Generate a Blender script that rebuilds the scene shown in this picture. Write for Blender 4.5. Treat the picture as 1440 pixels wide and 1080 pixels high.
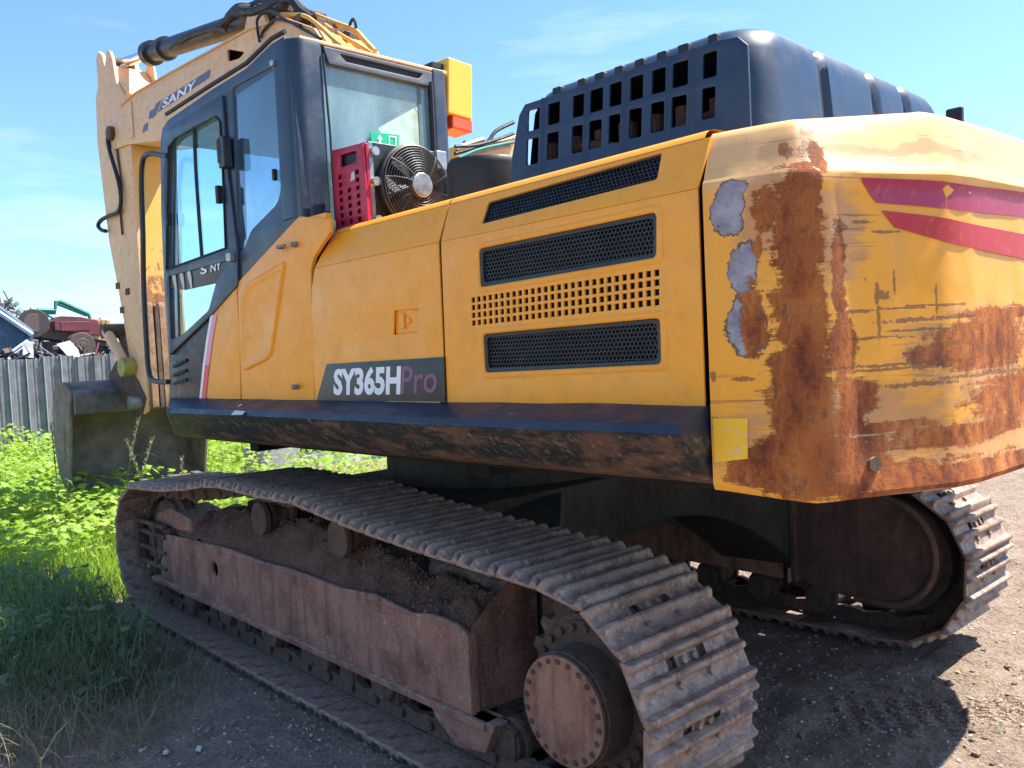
import bpy, bmesh, math, random
import numpy as np
from mathutils import Vector, Matrix, noise
random.seed(7); rng=np.random.default_rng(7)
SC=bpy.context.scene; COL=SC.collection
for o in list(bpy.data.objects): bpy.data.objects.remove(o)
# ------------------------------------------------------------------ camera
CAM=Vector((-4.134967,3.630561,1.771282)); YAW,PITCH,ROLL=-0.73857458,-0.04318709,-0.04849133
FPX=1212.333; PHI=0.03327343
fw=Vector((math.cos(YAW)*math.cos(PITCH),math.sin(YAW)*math.cos(PITCH),math.sin(PITCH)))
rt=fw.cross(Vector((0,0,1))).normalized(); upv=rt.cross(fw)
c_,s_=math.cos(ROLL),math.sin(ROLL)
R_=c_*rt+s_*upv; U_=-s_*rt+c_*upv
cd=bpy.data.cameras.new('camera'); cam=bpy.data.objects.new('camera',cd); COL.objects.link(cam)
cam.matrix_world=Matrix(((R_.x,U_.x,-fw.x,CAM.x),(R_.y,U_.y,-fw.y,CAM.y),(R_.z,U_.z,-fw.z,CAM.z),(0,0,0,1)))
cd.sensor_width=36; cd.lens=FPX/1440*36; cd.clip_start=.05; cd.clip_end=2000
SC.camera=cam
# ------------------------------------------------------------------ light
SUNV=Vector((-.33,-.66,1.20)).normalized()
EL=math.asin(SUNV.z)
w=bpy.data.worlds.new('World'); SC.world=w; w.use_nodes=True
nt=w.node_tree; nt.nodes.clear()
N=nt.nodes.new; L=nt.links.new
out=N('ShaderNodeOutputWorld'); bg=N('ShaderNodeBackground'); sky=N('ShaderNodeTexSky')
sky.sky_type='NISHITA'; sky.sun_disc=False; sky.sun_elevation=EL
sky.sun_rotation=math.atan2(SUNV.x,SUNV.y)
sky.air_density=1.0; sky.dust_density=.6; sky.ozone_density=1.6; sky.altitude=100
bg.inputs[1].default_value=.15
tint=N('ShaderNodeMix'); tint.data_type='RGBA'; tint.blend_type='MULTIPLY'; tint.inputs[0].default_value=1
tint.inputs[7].default_value=(.355,.455,.54,1)
L(sky.outputs[0],tint.inputs[6])
tc=N('ShaderNodeTexCoord'); mp=N('ShaderNodeMapping'); mp.inputs['Scale'].default_value=(1.1,1.1,7); L(tc.outputs['Generated'],mp.inputs[0])
nz=N('ShaderNodeTexNoise'); nz.inputs['Scale'].default_value=1.7; nz.inputs['Detail'].default_value=5; nz.inputs['Roughness'].default_value=.6; L(mp.outputs[0],nz.inputs[0])
cr=N('ShaderNodeMapRange'); cr.inputs[1].default_value=.52; cr.inputs[2].default_value=.85; cr.inputs[4].default_value=.45; L(nz.outputs[0],cr.inputs[0])
cm=N('ShaderNodeMix'); cm.data_type='RGBA'; cm.inputs[7].default_value=(3.3,3.5,3.6,1); L(cr.outputs[0],cm.inputs[0]); L(tint.outputs[2],cm.inputs[6])
L(cm.outputs[2],bg.inputs[0]); L(bg.outputs[0],out.inputs[0])
sd=bpy.data.lights.new('sun','SUN'); sd.energy=3.5; sd.angle=math.radians(.6); sd.color=(1,.95,.87)
sun=bpy.data.objects.new('sun',sd); COL.objects.link(sun); sun.rotation_euler=SUNV.to_track_quat('Z','Y').to_euler()
SC.view_settings.view_transform='Standard'; SC.view_settings.look='None'; SC.view_settings.exposure=1.82; SC.view_settings.gamma=1
SC.render.engine='CYCLES'
try: SC.cycles.max_bounces=8; SC.cycles.transparent_max_bounces=12
except Exception: pass
# ------------------------------------------------------------------ pixel -> real plane helpers (metric, planes are real surfaces)
def ray(px,py,fr='U'):
    d=R_*((px-720)/FPX)+U_*((540-py)/FPX)+fw; c=CAM.copy()
    if fr=='U':
        m=Matrix.Rotation(-PHI,3,'Z'); d=m@d; c=m@c
    return c,d
def on(px,py,ax,val,fr='U'):
    c,d=ray(px,py,fr); t=(val-c[ax])/d[ax]; return c+d*t
def hit(px,py,p0,n,fr='U'):
    c,d=ray(px,py,fr); n=Vector(n); return c+d*((Vector(p0)-c).dot(n)/d.dot(n))
# ------------------------------------------------------------------ materials
class NB:
    def __init__(s,name):
        s.m=bpy.data.materials.new(name); s.m.use_nodes=True; s.t=s.m.node_tree; s.t.nodes.clear()
        s.out=s.n('ShaderNodeOutputMaterial'); s.b=s.n('ShaderNodeBsdfPrincipled'); s.l(s.b.outputs[0],s.out.inputs[0])
        s.tc=s.n('ShaderNodeTexCoord'); s.P=s.tc.outputs['Object']
    def n(s,t,**k):
        a=s.t.nodes.new(t)
        for q,v in k.items(): setattr(a,q,v)
        return a
    def l(s,a,b): s.t.links.new(a,b)
    def val(s,inp,v):
        if hasattr(v,'is_linked') or isinstance(v,bpy.types.NodeSocket): s.l(v,inp)
        else: inp.default_value=v
    def math(s,op,a,b=0,c=None,clamp=False):
        m=s.n('ShaderNodeMath',operation=op,use_clamp=clamp); s.val(m.inputs[0],a); s.val(m.inputs[1],b)
        if c is not None: s.val(m.inputs[2],c)
        return m.outputs[0]
    def map(s,sc=(1,1,1),loc=(0,0,0),src=None):
        m=s.n('ShaderNodeMapping'); m.inputs['Scale'].default_value=sc; m.inputs['Location'].default_value=loc; s.l(src or s.P,m.inputs[0]); return m.outputs[0]
    def noise(s,scale,detail=4,rough=.6,v=None,dist=0):
        a=s.n('ShaderNodeTexNoise'); a.inputs['Scale'].default_value=scale; a.inputs['Detail'].default_value=detail; a.inputs['Roughness'].default_value=rough; a.inputs['Distortion'].default_value=dist
        s.l(v or s.P,a.inputs[0]); return a.outputs[0]
    def vor(s,scale,v=None,feat='F1'):
        a=s.n('ShaderNodeTexVoronoi',feature=feat); a.inputs['Scale'].default_value=scale; s.l(v or s.P,a.inputs[0]); return a.outputs[0]
    def rng(s,x,a,b,c=0,d=1):
        m=s.n('ShaderNodeMapRange'); s.val(m.inputs[0],x)
        for i,q in zip((1,2,3,4),(a,b,c,d)): m.inputs[i].default_value=q
        return m.outputs[0]
    def ramp(s,x,stops):
        r=s.n('ShaderNodeValToRGB'); e=r.color_ramp.elements
        while len(e)>1: e.remove(e[0])
        e[0].position=stops[0][0]; e[0].color=(*stops[0][1],1)
        for p,c in stops[1:]:
            q=e.new(p); q.color=(*c,1)
        s.l(x,r.inputs[0]); return r.outputs[0]
    def mix(s,f,a,b,mode='MIX'):
        m=s.n('ShaderNodeMix',data_type='RGBA',blend_type=mode); s.val(m.inputs[0],f)
        for i,q in ((6,a),(7,b)):
            if isinstance(q,tuple): m.inputs[i].default_value=(*q,1)
            else: s.l(q,m.inputs[i])
        return m.outputs[2]
    def bump(s,h,st=.3,d=.01,prev=None):
        b=s.n('ShaderNodeBump'); b.inputs['Strength'].default_value=st; b.inputs['Distance'].default_value=d; s.l(h,b.inputs['Height'])
        if prev is not None: s.l(prev,b.inputs['Normal'])
        return b.outputs[0]
    def fin(s,col=None,rough=.5,metal=0,normal=None,spec=None,coat=None):
        if col is not None: s.val(s.b.inputs['Base Color'],(*col,1) if isinstance(col,tuple) else col)
        s.val(s.b.inputs['Roughness'],rough); s.val(s.b.inputs['Metallic'],metal)
        if normal is not None: s.l(normal,s.b.inputs['Normal'])
        if spec is not None: s.b.inputs['Specular IOR Level'].default_value=spec
        if coat is not None: s.b.inputs['Coat Weight'].default_value=coat; s.b.inputs['Coat Roughness'].default_value=.15
        return s.m
def paint(name,col,col2,rough=.38,chip=.0,dirt=.35,coat=.3,streak=.5):
    b=NB(name)
    c=b.mix(b.rng(b.noise(1.3,5),.35,.7),col,col2)
    st=b.noise(9,5,.65,b.map((1,1,.12))); c=b.mix(b.math('MULTIPLY',b.rng(st,.55,.8),streak*.5),c,tuple(x*.55+.03 for x in col))
    d=b.math('MULTIPLY',b.rng(b.noise(14,8,.7),.5,.75),dirt); c=b.mix(d,c,(.25,.17,.10))
    if chip:
        k=b.math('GREATER_THAN',b.math('ADD',b.noise(26,6,.7),b.math('MULTIPLY',b.noise(2.2,2),.35)),.955-chip)
        c=b.mix(k,c,(.11,.045,.025))
    sc=b.noise(60,3,.6,b.map((.15,.15,1.6))); c=b.mix(b.math('MULTIPLY',b.rng(sc,.66,.74),.35),c,tuple(min(1,x*1.3+.06) for x in col2))
    r=b.rng(b.noise(7,6),.3,.75,rough-.08,rough+.22)
    n=b.bump(b.noise(3.5,3),.25,.012); n=b.bump(b.noise(180,2),.06,.002,n)
    return b.fin(c,r,0,n,coat=coat)
def plain(name,col,rough=.6,metal=0,var=.35,sc=8,bump=.2):
    b=NB(name); c=b.mix(b.rng(b.noise(sc,6,.65),.3,.7),tuple(x*(1-var) for x in col),tuple(min(1,x*(1+var)) for x in col))
    return b.fin(c,b.rng(b.noise(sc*1.7,5),.3,.7,max(.05,rough-.1),min(1,rough+.1)),metal,b.bump(b.noise(sc*9,4),bump,.003))
def rusty(name,a,bc,dust,rough=.85,dustamt=.5):
    b=NB(name)
    c=b.mix(b.rng(b.noise(5,8,.7),.35,.65),a,bc)
    v=b.noise(14,6,.7,b.map((1,1,.16))); c=b.mix(b.math('MULTIPLY',b.rng(v,.48,.66),.8),c,tuple(x*.40 for x in a))
    g=b.noise(120,3,.8); c=b.mix(b.math('MULTIPLY',b.rng(g,.52,.66),dustamt),c,dust)
    q1=b.rng(b.noise(3.2,7,.75),.48,.64); c=b.mix(b.math('MULTIPLY',q1,.75),c,tuple(x*.42 for x in a))
    q2=b.rng(b.noise(8,9,.8),.58,.70); c=b.mix(b.math('MULTIPLY',q2,.5),c,tuple(min(1,x*1.25+.02) for x in dust))
    # dust settles on faces that look up
    ge=b.n('ShaderNodeNewGeometry'); sx=b.n('ShaderNodeSeparateXYZ'); b.l(ge.outputs['Normal'],sx.inputs[0])
    up=b.math('MULTIPLY',b.rng(sx.outputs[2],.3,.95),b.rng(b.noise(22,5),.35,.6)); c=b.mix(b.math('MULTIPLY',up,.6),c,dust)
    n=b.bump(b.noise(9,8,.75),.6,.03); n=b.bump(b.noise(45,8,.75),.8,.010,n); n=b.bump(b.vor(90),.35,.004,n)
    return b.fin(c,rough,0,n)
M={}
M['yellow']=paint('yellow_paint',(.98,.375,.012),(.95,.36,.022),.40,chip=.02,dirt=.22,coat=.12,streak=.35)
M['step_yellow']=paint('step_yellow_paint',(.98,.375,.012),(.94,.35,.02),.40,chip=.03,dirt=.2,coat=.12,streak=.3)
M['boom']=paint('faded_yellow_paint',(.80,.47,.22),(.74,.45,.24),.5,chip=.05,dirt=.45,coat=.05)
M['boomface']=None
M['pipe']=paint('pipe_yellow',(.72,.40,.09),(.62,.33,.08),.5,chip=.06,dirt=.4,coat=.1)
M['navy']=paint('blue_black_cab_paint',(.012,.022,.044),(.018,.032,.058),.36,dirt=.12,coat=.2,streak=.2)
M['cover']=paint('navy_cover_paint',(.009,.024,.058),(.013,.032,.072),.42,dirt=.08,coat=.2,streak=.15)
M['black']=plain('black_rubber',(.012,.012,.014),.55)
M['dark']=plain('dark_interior',(.018,.017,.016),.8)
M['blackmetal']=plain('black_metal',(.02,.022,.027),.42,0,.4,12)
M['chrome']=plain('chrome_rod',(.75,.75,.75),.12,1,.05)
M['alu']=plain('worn_aluminium',(.45,.44,.42),.4,.8,.3,20)
M['seatmat']=plain('grey_fabric',(.05,.06,.07),.9)
M['beam']=rusty('dusty_rusty_frame',(.27,.105,.075),(.39,.19,.13),(.62,.46,.36))
M['under']=rusty('greasy_undercarriage',(.095,.055,.038),(.15,.088,.06),(.25,.19,.15),.8,.35)
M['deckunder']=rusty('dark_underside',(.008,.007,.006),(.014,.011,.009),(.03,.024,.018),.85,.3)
M['carbody']=rusty('car_body_paint',(.040,.034,.026),(.06,.045,.035),(.12,.095,.07),.7,.3)
M['hub']=rusty('orange_dust_hub',(.40,.17,.10),(.46,.23,.15),(.42,.28,.21),.9,.6)
M['finaldrive']=rusty('final_drive_paint',(.11,.055,.042),(.15,.075,.055),(.22,.15,.11),.75,.3)
M['soil']=None
M['rustbar']=rusty('rusty_wear_bar',(.22,.11,.06),(.36,.20,.11),(.50,.38,.25),.8,.4)
def shoe_mat():
    b=NB('worn_shoe_steel')
    c=b.mix(b.rng(b.noise(6,8,.7),.35,.65),(.25,.145,.11),(.42,.30,.23))
    c=b.mix(b.rng(b.noise(35,5,.7),.5,.68),c,(.46,.36,.28))
    c=b.mix(b.math('MULTIPLY',b.rng(b.noise(8,8,.75),.46,.60),.75),c,(.10,.052,.038))
    n=b.bump(b.noise(50,6,.7),.5,.005)
    return b.fin(c,b.rng(b.noise(20,4),.3,.7,.42,.75),.25,n)
M['shoe']=shoe_mat()
def soil(name,a,b_,st,bs=1.0):
    b=NB(name)
    c=b.mix(b.rng(b.noise(3,8,.7),.35,.65),a,b_)
    c=b.mix(b.math('MULTIPLY',b.rng(b.noise(70,4,.8),.55,.7),.7),c,st)
    c=b.mix(b.rng(b.vor(55),.0,.22,.6,0),c,tuple(min(1,x*1.35) for x in st))
    n=b.bump(b.noise(25,9,.8),.9*bs,.03); n=b.bump(b.vor(85),.6*bs,.012,n); n=b.bump(b.noise(220,3,.8),.5*bs,.004,n)
    return b.fin(c,.95,0,n,spec=.2)
M['soil']=soil('brown_soil',(.15,.080,.058),(.23,.135,.10),(.34,.23,.18))
def ground_mat():
    b=NB('gravel_soil')
    c=b.mix(b.rng(b.noise(.7,7,.65),.35,.65),(.42,.30,.215),(.62,.47,.35))
    # uneven darker soil patches
    c=b.mix(b.math('MULTIPLY',b.rng(b.noise(9,7,.75),.42,.62),.6),c,(.26,.19,.15))
    c=b.mix(b.rng(b.vor(48),.0,.25,.75,0),c,(.64,.53,.43))
    c=b.mix(b.math('MULTIPLY',b.rng(b.noise(38,6,.85),.50,.62),.65),c,(.20,.145,.115))
    c=b.mix(b.math('MULTIPLY',b.rng(b.noise(75,4,.8),.56,.68),.85),c,(.68,.58,.48))
    n=b.bump(b.noise(14,10,.85),1,.07); n=b.bump(b.vor(48),.9,.03,n); n=b.bump(b.noise(150,3,.8),.6,.006,n)
    return b.fin(c,.95,0,n,spec=.2)
M['ground']=ground_mat()
def leafmat(name,a,b2,trans=.35):
    b=NB(name)
    c=b.mix(b.rng(b.noise(3.5,3),.35,.65),a,b2)
    c=b.mix(b.math('MULTIPLY',b.rng(b.noise(31,2),.55,.7),.6),c,tuple(x*.6 for x in a))
    b.fin(c,.55,0)
    tr=b.n('ShaderNodeBsdfTranslucent'); b.l(c,tr.inputs[0]); mx=b.n('ShaderNodeMixShader'); mx.inputs[0].default_value=trans
    b.l(b.b.outputs[0],mx.inputs[1]); b.l(tr.outputs[0],mx.inputs[2]); b.l(mx.outputs[0],b.out.inputs[0]); return b.m
M['grass']=leafmat('bright_grass',(.24,.40,.03),(.42,.56,.05),.5)
M['weed']=leafmat('weed_leaves',(.24,.42,.04),(.42,.56,.09),.5)
M['drygrass']=leafmat('dry_grass',(.32,.27,.15),(.22,.22,.11),.4)
M['shade_grass']=leafmat('shade_toned_grass',(.11,.17,.07),(.18,.25,.11),.4)  # darker copy of the bright grass, the machine's shade put into its colour
def glass(name,tint,op,dust=(.5,.6,.6),dustamt=.1,rough=.03,scale=3):
    b=NB(name)
    tr=b.n('ShaderNodeBsdfTransparent'); tr.inputs[0].default_value=(*tint,1)
    gl=b.n('ShaderNodeBsdfGlossy'); gl.inputs['Roughness'].default_value=rough; gl.inputs[0].default_value=(.9,.95,1,1)
    df=b.n('ShaderNodeBsdfDiffuse'); df.inputs[0].default_value=(*dust,1)
    fr=b.n('ShaderNodeFresnel'); fr.inputs[0].default_value=1.5; ge=b.n('ShaderNodeNewGeometry')
    m1=b.n('ShaderNodeMixShader'); b.l(b.math('MULTIPLY',b.math('ADD',fr.outputs[0],op,clamp=True),b.math('SUBTRACT',1,ge.outputs['Backfacing'])),m1.inputs[0]); b.l(tr.outputs[0],m1.inputs[1]); b.l(gl.outputs[0],m1.inputs[2])
    m2=b.n('ShaderNodeMixShader'); k=b.math('MULTIPLY',b.rng(b.noise(scale,6,.7,b.map((1,1,.35))),.3,.75,.4,1.5),dustamt)
    b.l(k,m2.inputs[0]); b.l(m1.outputs[0],m2.inputs[1]); b.l(df.outputs[0],m2.inputs[2]); b.l(m2.outputs[0],b.out.inputs[0])
    return b.m
M['glass_door']=glass('door_glass',(.86,.99,1.0),.05,(.45,.60,.62),.05)
M['glass_side']=glass('side_glass',(.60,.74,.82),.16,(.16,.28,.38),.22,scale=4)
M['glass_rear']=glass('rear_glass_dusty',(.70,.82,.84),.08,(.40,.58,.58),.42,.05,4)
M['glass_far']=glass('far_glass',(.90,.99,1.0),.01,(.4,.55,.6),.03)
def flat(name,col,rough=.5,metal=0,wear=.15,wearcol=(.5,.35,.15)):
    b=NB(name); c=b.mix(b.math('MULTIPLY',b.rng(b.noise(30,6,.7),.55,.7),wear),col,wearcol); return b.fin(c,rough,metal,coat=.1)
M['white']=flat('white_print',(.82,.82,.82),.45,0,.15,(.5,.45,.4))
M['purple']=flat('purple_print',(.22,.07,.15),.45,0,.2)
M['plateblack']=flat('plate_black',(.012,.022,.024),.4,0,.1)
M['red']=flat('red_decal',(.52,.003,.008),.5,0,.25)
M['magenta']=flat('faded_red_decal',(.42,.015,.07),.5,0,.3)
M['pink']=flat('pink_stripe',(.80,.30,.42),.45,0,.2)
M['palepink']=flat('pale_pink_stripe',(.80,.60,.62),.5)
M['redstripe']=flat('red_stripe',(.72,.05,.06),.4,0,.1)
M['crate']=flat('red_crate_plastic',(.42,.010,.045),.45,0,.3,(.25,.05,.06))
M['green']=flat('green_sign_print',(.0,.50,.24),.4,0,.05)
M['steel']=plain('grey_steel',(.22,.22,.22),.45,.6,.3)
M['amber']=flat('amber_plastic',(.85,.50,.05),.35,0,.15,(.7,.4,.1))
M['redplastic']=flat('orange_red_plastic',(.75,.10,.02),.35)
M['paper']=plain('creased_paper',(.62,.62,.55),.9,0,.2,20)
def cwmat(masks_rust,masks_grey,masks_scr,masks_dust):
    b=NB('worn_counterweight_paint')
    uv=b.n('ShaderNodeUVMap'); uv.uv_map='UVMap'; UV=uv.outputs[0]
    def dist(scale,amp,sc=(1,1,1)):
        a=b.n('ShaderNodeTexNoise'); a.inputs['Scale'].default_value=scale; a.inputs['Detail'].default_value=6; a.inputs['Roughness'].default_value=.7; b.l(b.map(sc,src=UV),a.inputs[0])
        v=b.n('ShaderNodeVectorMath',operation='SUBTRACT'); b.l(a.outputs['Color'],v.inputs[0]); v.inputs[1].default_value=(.5,.5,.5)
        k=b.n('ShaderNodeVectorMath',operation='SCALE'); b.l(v.outputs[0],k.inputs[0]); k.inputs['Scale'].default_value=amp
        r=b.n('ShaderNodeVectorMath',operation='ADD'); b.l(UV,r.inputs[0]); b.l(k.outputs[0],r.inputs[1]); return r.outputs[0]
    def field(ms,P):
        res=None
        for u,z,ru,rz in ms:
            s1=b.n('ShaderNodeVectorMath',operation='SUBTRACT'); b.l(P,s1.inputs[0]); s1.inputs[1].default_value=(u,z,0)
            d=b.n('ShaderNodeVectorMath',operation='DIVIDE'); b.l(s1.outputs[0],d.inputs[0]); d.inputs[1].default_value=(ru,rz,1e3)
            l=b.n('ShaderNodeVectorMath',operation='LENGTH'); b.l(d.outputs[0],l.inputs[0])
            f=b.math('SUBTRACT',1,l.outputs['Value'])
            res=f if res is None else b.math('MAXIMUM',res,f)
        return res
    c=b.mix(b.rng(b.noise(2.0,5,v=UV),.35,.7),(.98,.38,.018),(.92,.40,.06))
    # paler upper band: sunlight on the chamfer put into the paint colour
    sz=b.n('ShaderNodeSeparateXYZ'); b.l(UV,sz.inputs[0])
    sunlit_tone=b.math('MULTIPLY',b.rng(b.math('ADD',sz.outputs[1],b.math('MULTIPLY',b.noise(6,5,.7,UV),.10)),2.24,2.30),.50)
    c=b.mix(sunlit_tone,c,(.74,.54,.34))
    st=b.noise(7,6,.7,b.map((1,.10,1),src=UV)); c=b.mix(b.math('MULTIPLY',b.rng(st,.5,.75),.35),c,(.55,.30,.12))
    dustf=b.math('ADD',field(masks_dust,dist(7,.12)),b.math('MULTIPLY',b.math('SUBTRACT',b.noise(18,7,.75,b.map((.35,1,1),src=UV)),.5),2.2))
    c=b.mix(b.math('MULTIPLY',b.rng(dustf,.0,.45),.7),c,(.50,.25,.12))
    # grey primer patches
    gf=field(masks_grey,dist(10,.11)); edge=b.math('GREATER_THAN',gf,-.10); core=b.math('GREATER_THAN',gf,.0)
    c=b.mix(edge,c,(.16,.09,.05)); gc=b.mix(b.rng(b.noise(16,6,.7,UV),.35,.65),(.20,.18,.21),(.42,.36,.38)); c=b.mix(core,c,gc)
    # rust
    F=field(masks_rust,dist(5,.07)); nn=b.math('MULTIPLY',b.math('SUBTRACT',b.noise(24,10,.78,UV),.5),2.1)
    nh=b.math('MULTIPLY',b.math('SUBTRACT',b.noise(12,10,.8,b.map((.10,2.2,1),src=UV)),.5),2.0)
    rf=b.math('ADD',b.math('ADD',F,nn),nh); rm=b.rng(rf,.0,.06)
    rc=b.ramp(b.noise(6,9,.72,b.map((1.5,.85,1),src=UV)),[(.27,(.08,.022,.012)),(.40,(.22,.055,.018)),(.50,(.42,.115,.025)),(.60,(.54,.18,.040)),(.74,(.64,.29,.10)),(.85,(.70,.42,.22))])
    rc=b.mix(b.math('MULTIPLY',b.rng(b.noise(17,8,.78,b.map((1,.6,1),src=UV)),.5,.62),.75),rc,(.15,.042,.022))
    rc=b.mix(b.math('MULTIPLY',b.rng(b.noise(70,5,.85,b.map((.5,1,1),src=UV)),.56,.68),.35),rc,(.60,.32,.14))
    rim=b.math('MULTIPLY',b.rng(rf,-.10,.0),b.math('SUBTRACT',1,rm)); c=b.mix(b.math('MULTIPLY',rim,.85),c,(.23,.10,.035))
    c=b.mix(rm,c,rc)
    # fine scrape marks, horizontal and vertical, where the paint is rubbed
    rub=b.rng(field(masks_dust,dist(5,.2)),-.5,.3)
    h1=b.rng(b.noise(15,6,.7,b.map((.07,3.2,1),src=UV)),.60,.64); h2=b.rng(b.noise(15,6,.7,b.map((3.0,.10,1),(4,2,0),src=UV)),.66,.69)
    c=b.mix(b.math('MULTIPLY',b.math('MULTIPLY',h1,rub),.8),c,(.24,.085,.03)); c=b.mix(b.math('MULTIPLY',b.math('MULTIPLY',h2,rub),.6),c,(.22,.08,.03))
    h3=b.rng(b.noise(11,7,.7,b.map((.09,3.6,1),(7,5,0),src=UV)),.62,.66); c=b.mix(b.math('MULTIPLY',b.math('MULTIPLY',h3,rub),.55),c,(.80,.62,.42))
    # scratches
    S=field(masks_scr,dist(14,.02)); sm=b.math('GREATER_THAN',b.math('ADD',S,b.math('MULTIPLY',b.math('SUBTRACT',b.noise(45,6,.8,b.map((1,1,1),src=UV)),.5),3.6)),.12)
    c=b.mix(b.math('MULTIPLY',sm,.75),c,(.20,.075,.03))
    ch=b.math('GREATER_THAN',b.math('ADD',b.noise(34,6,.72,UV),b.math('MULTIPLY',b.noise(3,2,.5,UV),.3)),.865); c=b.mix(ch,c,(.17,.07,.035))
    r=b.math('ADD',b.math('MULTIPLY',rm,.42),b.rng(b.noise(9,5,v=UV),.3,.7,.33,.48))
    n=b.bump(b.math('ADD',b.math('MULTIPLY',rm,-.5),b.math('MULTIPLY',b.math('MULTIPLY',b.noise(60,8,.75,UV),rm),1.2)),.7,.006)
    n=b.bump(b.noise(2.2,3,v=UV),.35,.03,n); n=b.bump(b.math('MULTIPLY',sm,-1),.5,.004,n)
    return b.fin(c,r,0,n,spec=.3)
def armface():
    b=NB('rust_chipped_yellow')
    c=b.mix(b.rng(b.noise(2,5),.35,.7),(.80,.42,.07),(.76,.46,.14))
    s=b.n('ShaderNodeSeparateXYZ'); b.l(b.P,s.inputs[0])
    k=b.math('ADD',b.rng(s.outputs[2],3.1,2.1,-.10,.24),b.noise(16,8,.75)); km=b.rng(k,.52,.60)
    c=b.mix(km,c,b.ramp(b.noise(9,8,.7,b.map((1,1,.2))),[(.3,(.16,.055,.03)),(.5,(.38,.15,.06)),(.7,(.50,.30,.18))]))
    return b.fin(c,.6,0,b.bump(b.noise(30,6),.4,.005))
M['boomface']=armface()
def scraped():
    b=NB('scraped_black_skirt')
    c=b.mix(b.rng(b.noise(4,6),.35,.7),(.014,.022,.042),(.03,.04,.065))
    s=b.n('ShaderNodeSeparateXYZ'); b.l(b.P,s.inputs[0])
    low=b.rng(s.outputs[2],1.485,1.465); 
    c=b.mix(b.math('MULTIPLY',low,.8),c,(.03,.033,.028))
    k=b.math('ADD',b.noise(9,9,.75,b.map((.5,1,1))),b.math('MULTIPLY',b.math('ADD',b.rng(s.outputs[2],1.505,1.48,0,.10),b.rng(s.outputs[2],1.36,1.30,0,.10)),1))
    k=b.math('ADD',k,b.rng(s.outputs[0],.9,-2.2,-.06,.05))
    c=b.mix(b.math('MULTIPLY',b.rng(k,.60,.70,0,.8),low),c,b.mix(b.noise(30,5),(.11,.050,.030),(.25,.14,.09)))
    sc=b.noise(40,5,.75,b.map((1.0,.6,.45),(0,0,0))); c=b.mix(b.math('MULTIPLY',b.math('MULTIPLY',b.rng(sc,.56,.66),low),.7),c,(.34,.27,.2))
    sc2=b.noise(50,3,.7,b.map((.12,.5,3))); c=b.mix(b.math('MULTIPLY',b.rng(sc2,.64,.7),.4),c,(.28,.26,.25))
    n=b.bump(b.noise(3,4),.5,.03); n=b.bump(b.noise(40,6),.25,.004,n)
    return b.fin(c,b.rng(b.noise(8,5),.3,.7,.35,.6),0,n)
M['skirt']=scraped()
# ------------------------------------------------------------------ mesh helpers
def link(o,parent=None):
    COL.objects.link(o)
    if parent is not None: o.parent=parent
    return o
def mk(name,V,F,mat,parent=None,smooth=True,ang=35,bevel=0,segs=2,up=False,label=None):
    me=bpy.data.meshes.new(name); me.from_pydata([tuple(v) for v in V],[],[tuple(f) for f in F]); me.update()
    return fin(name,me,mat,parent,smooth,ang,bevel,segs,up,label)
def fin(name,me,mat,parent=None,smooth=True,ang=35,bevel=0,segs=2,up=False,label=None,fixn=True):
    if fixn:
        bm=bmesh.new(); bm.from_mesh(me); bmesh.ops.recalc_face_normals(bm,faces=bm.faces); bm.to_mesh(me); bm.free()
    if mat is not None:
        me.materials.clear(); me.materials.append(mat)
    if smooth:
        for p in me.polygons: p.use_smooth=True
        me.set_sharp_from_angle(angle=math.radians(ang))
    o=bpy.data.objects.new(name,me); link(o,parent)
    if up: o.rotation_euler.z=PHI
    if bevel:
        md=o.modifiers.new('bevel','BEVEL'); md.width=bevel; md.segments=segs; md.limit_method='ANGLE'; md.angle_limit=math.radians(35); md.harden_normals=True
    if label: o['label']=label
    return o
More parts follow.
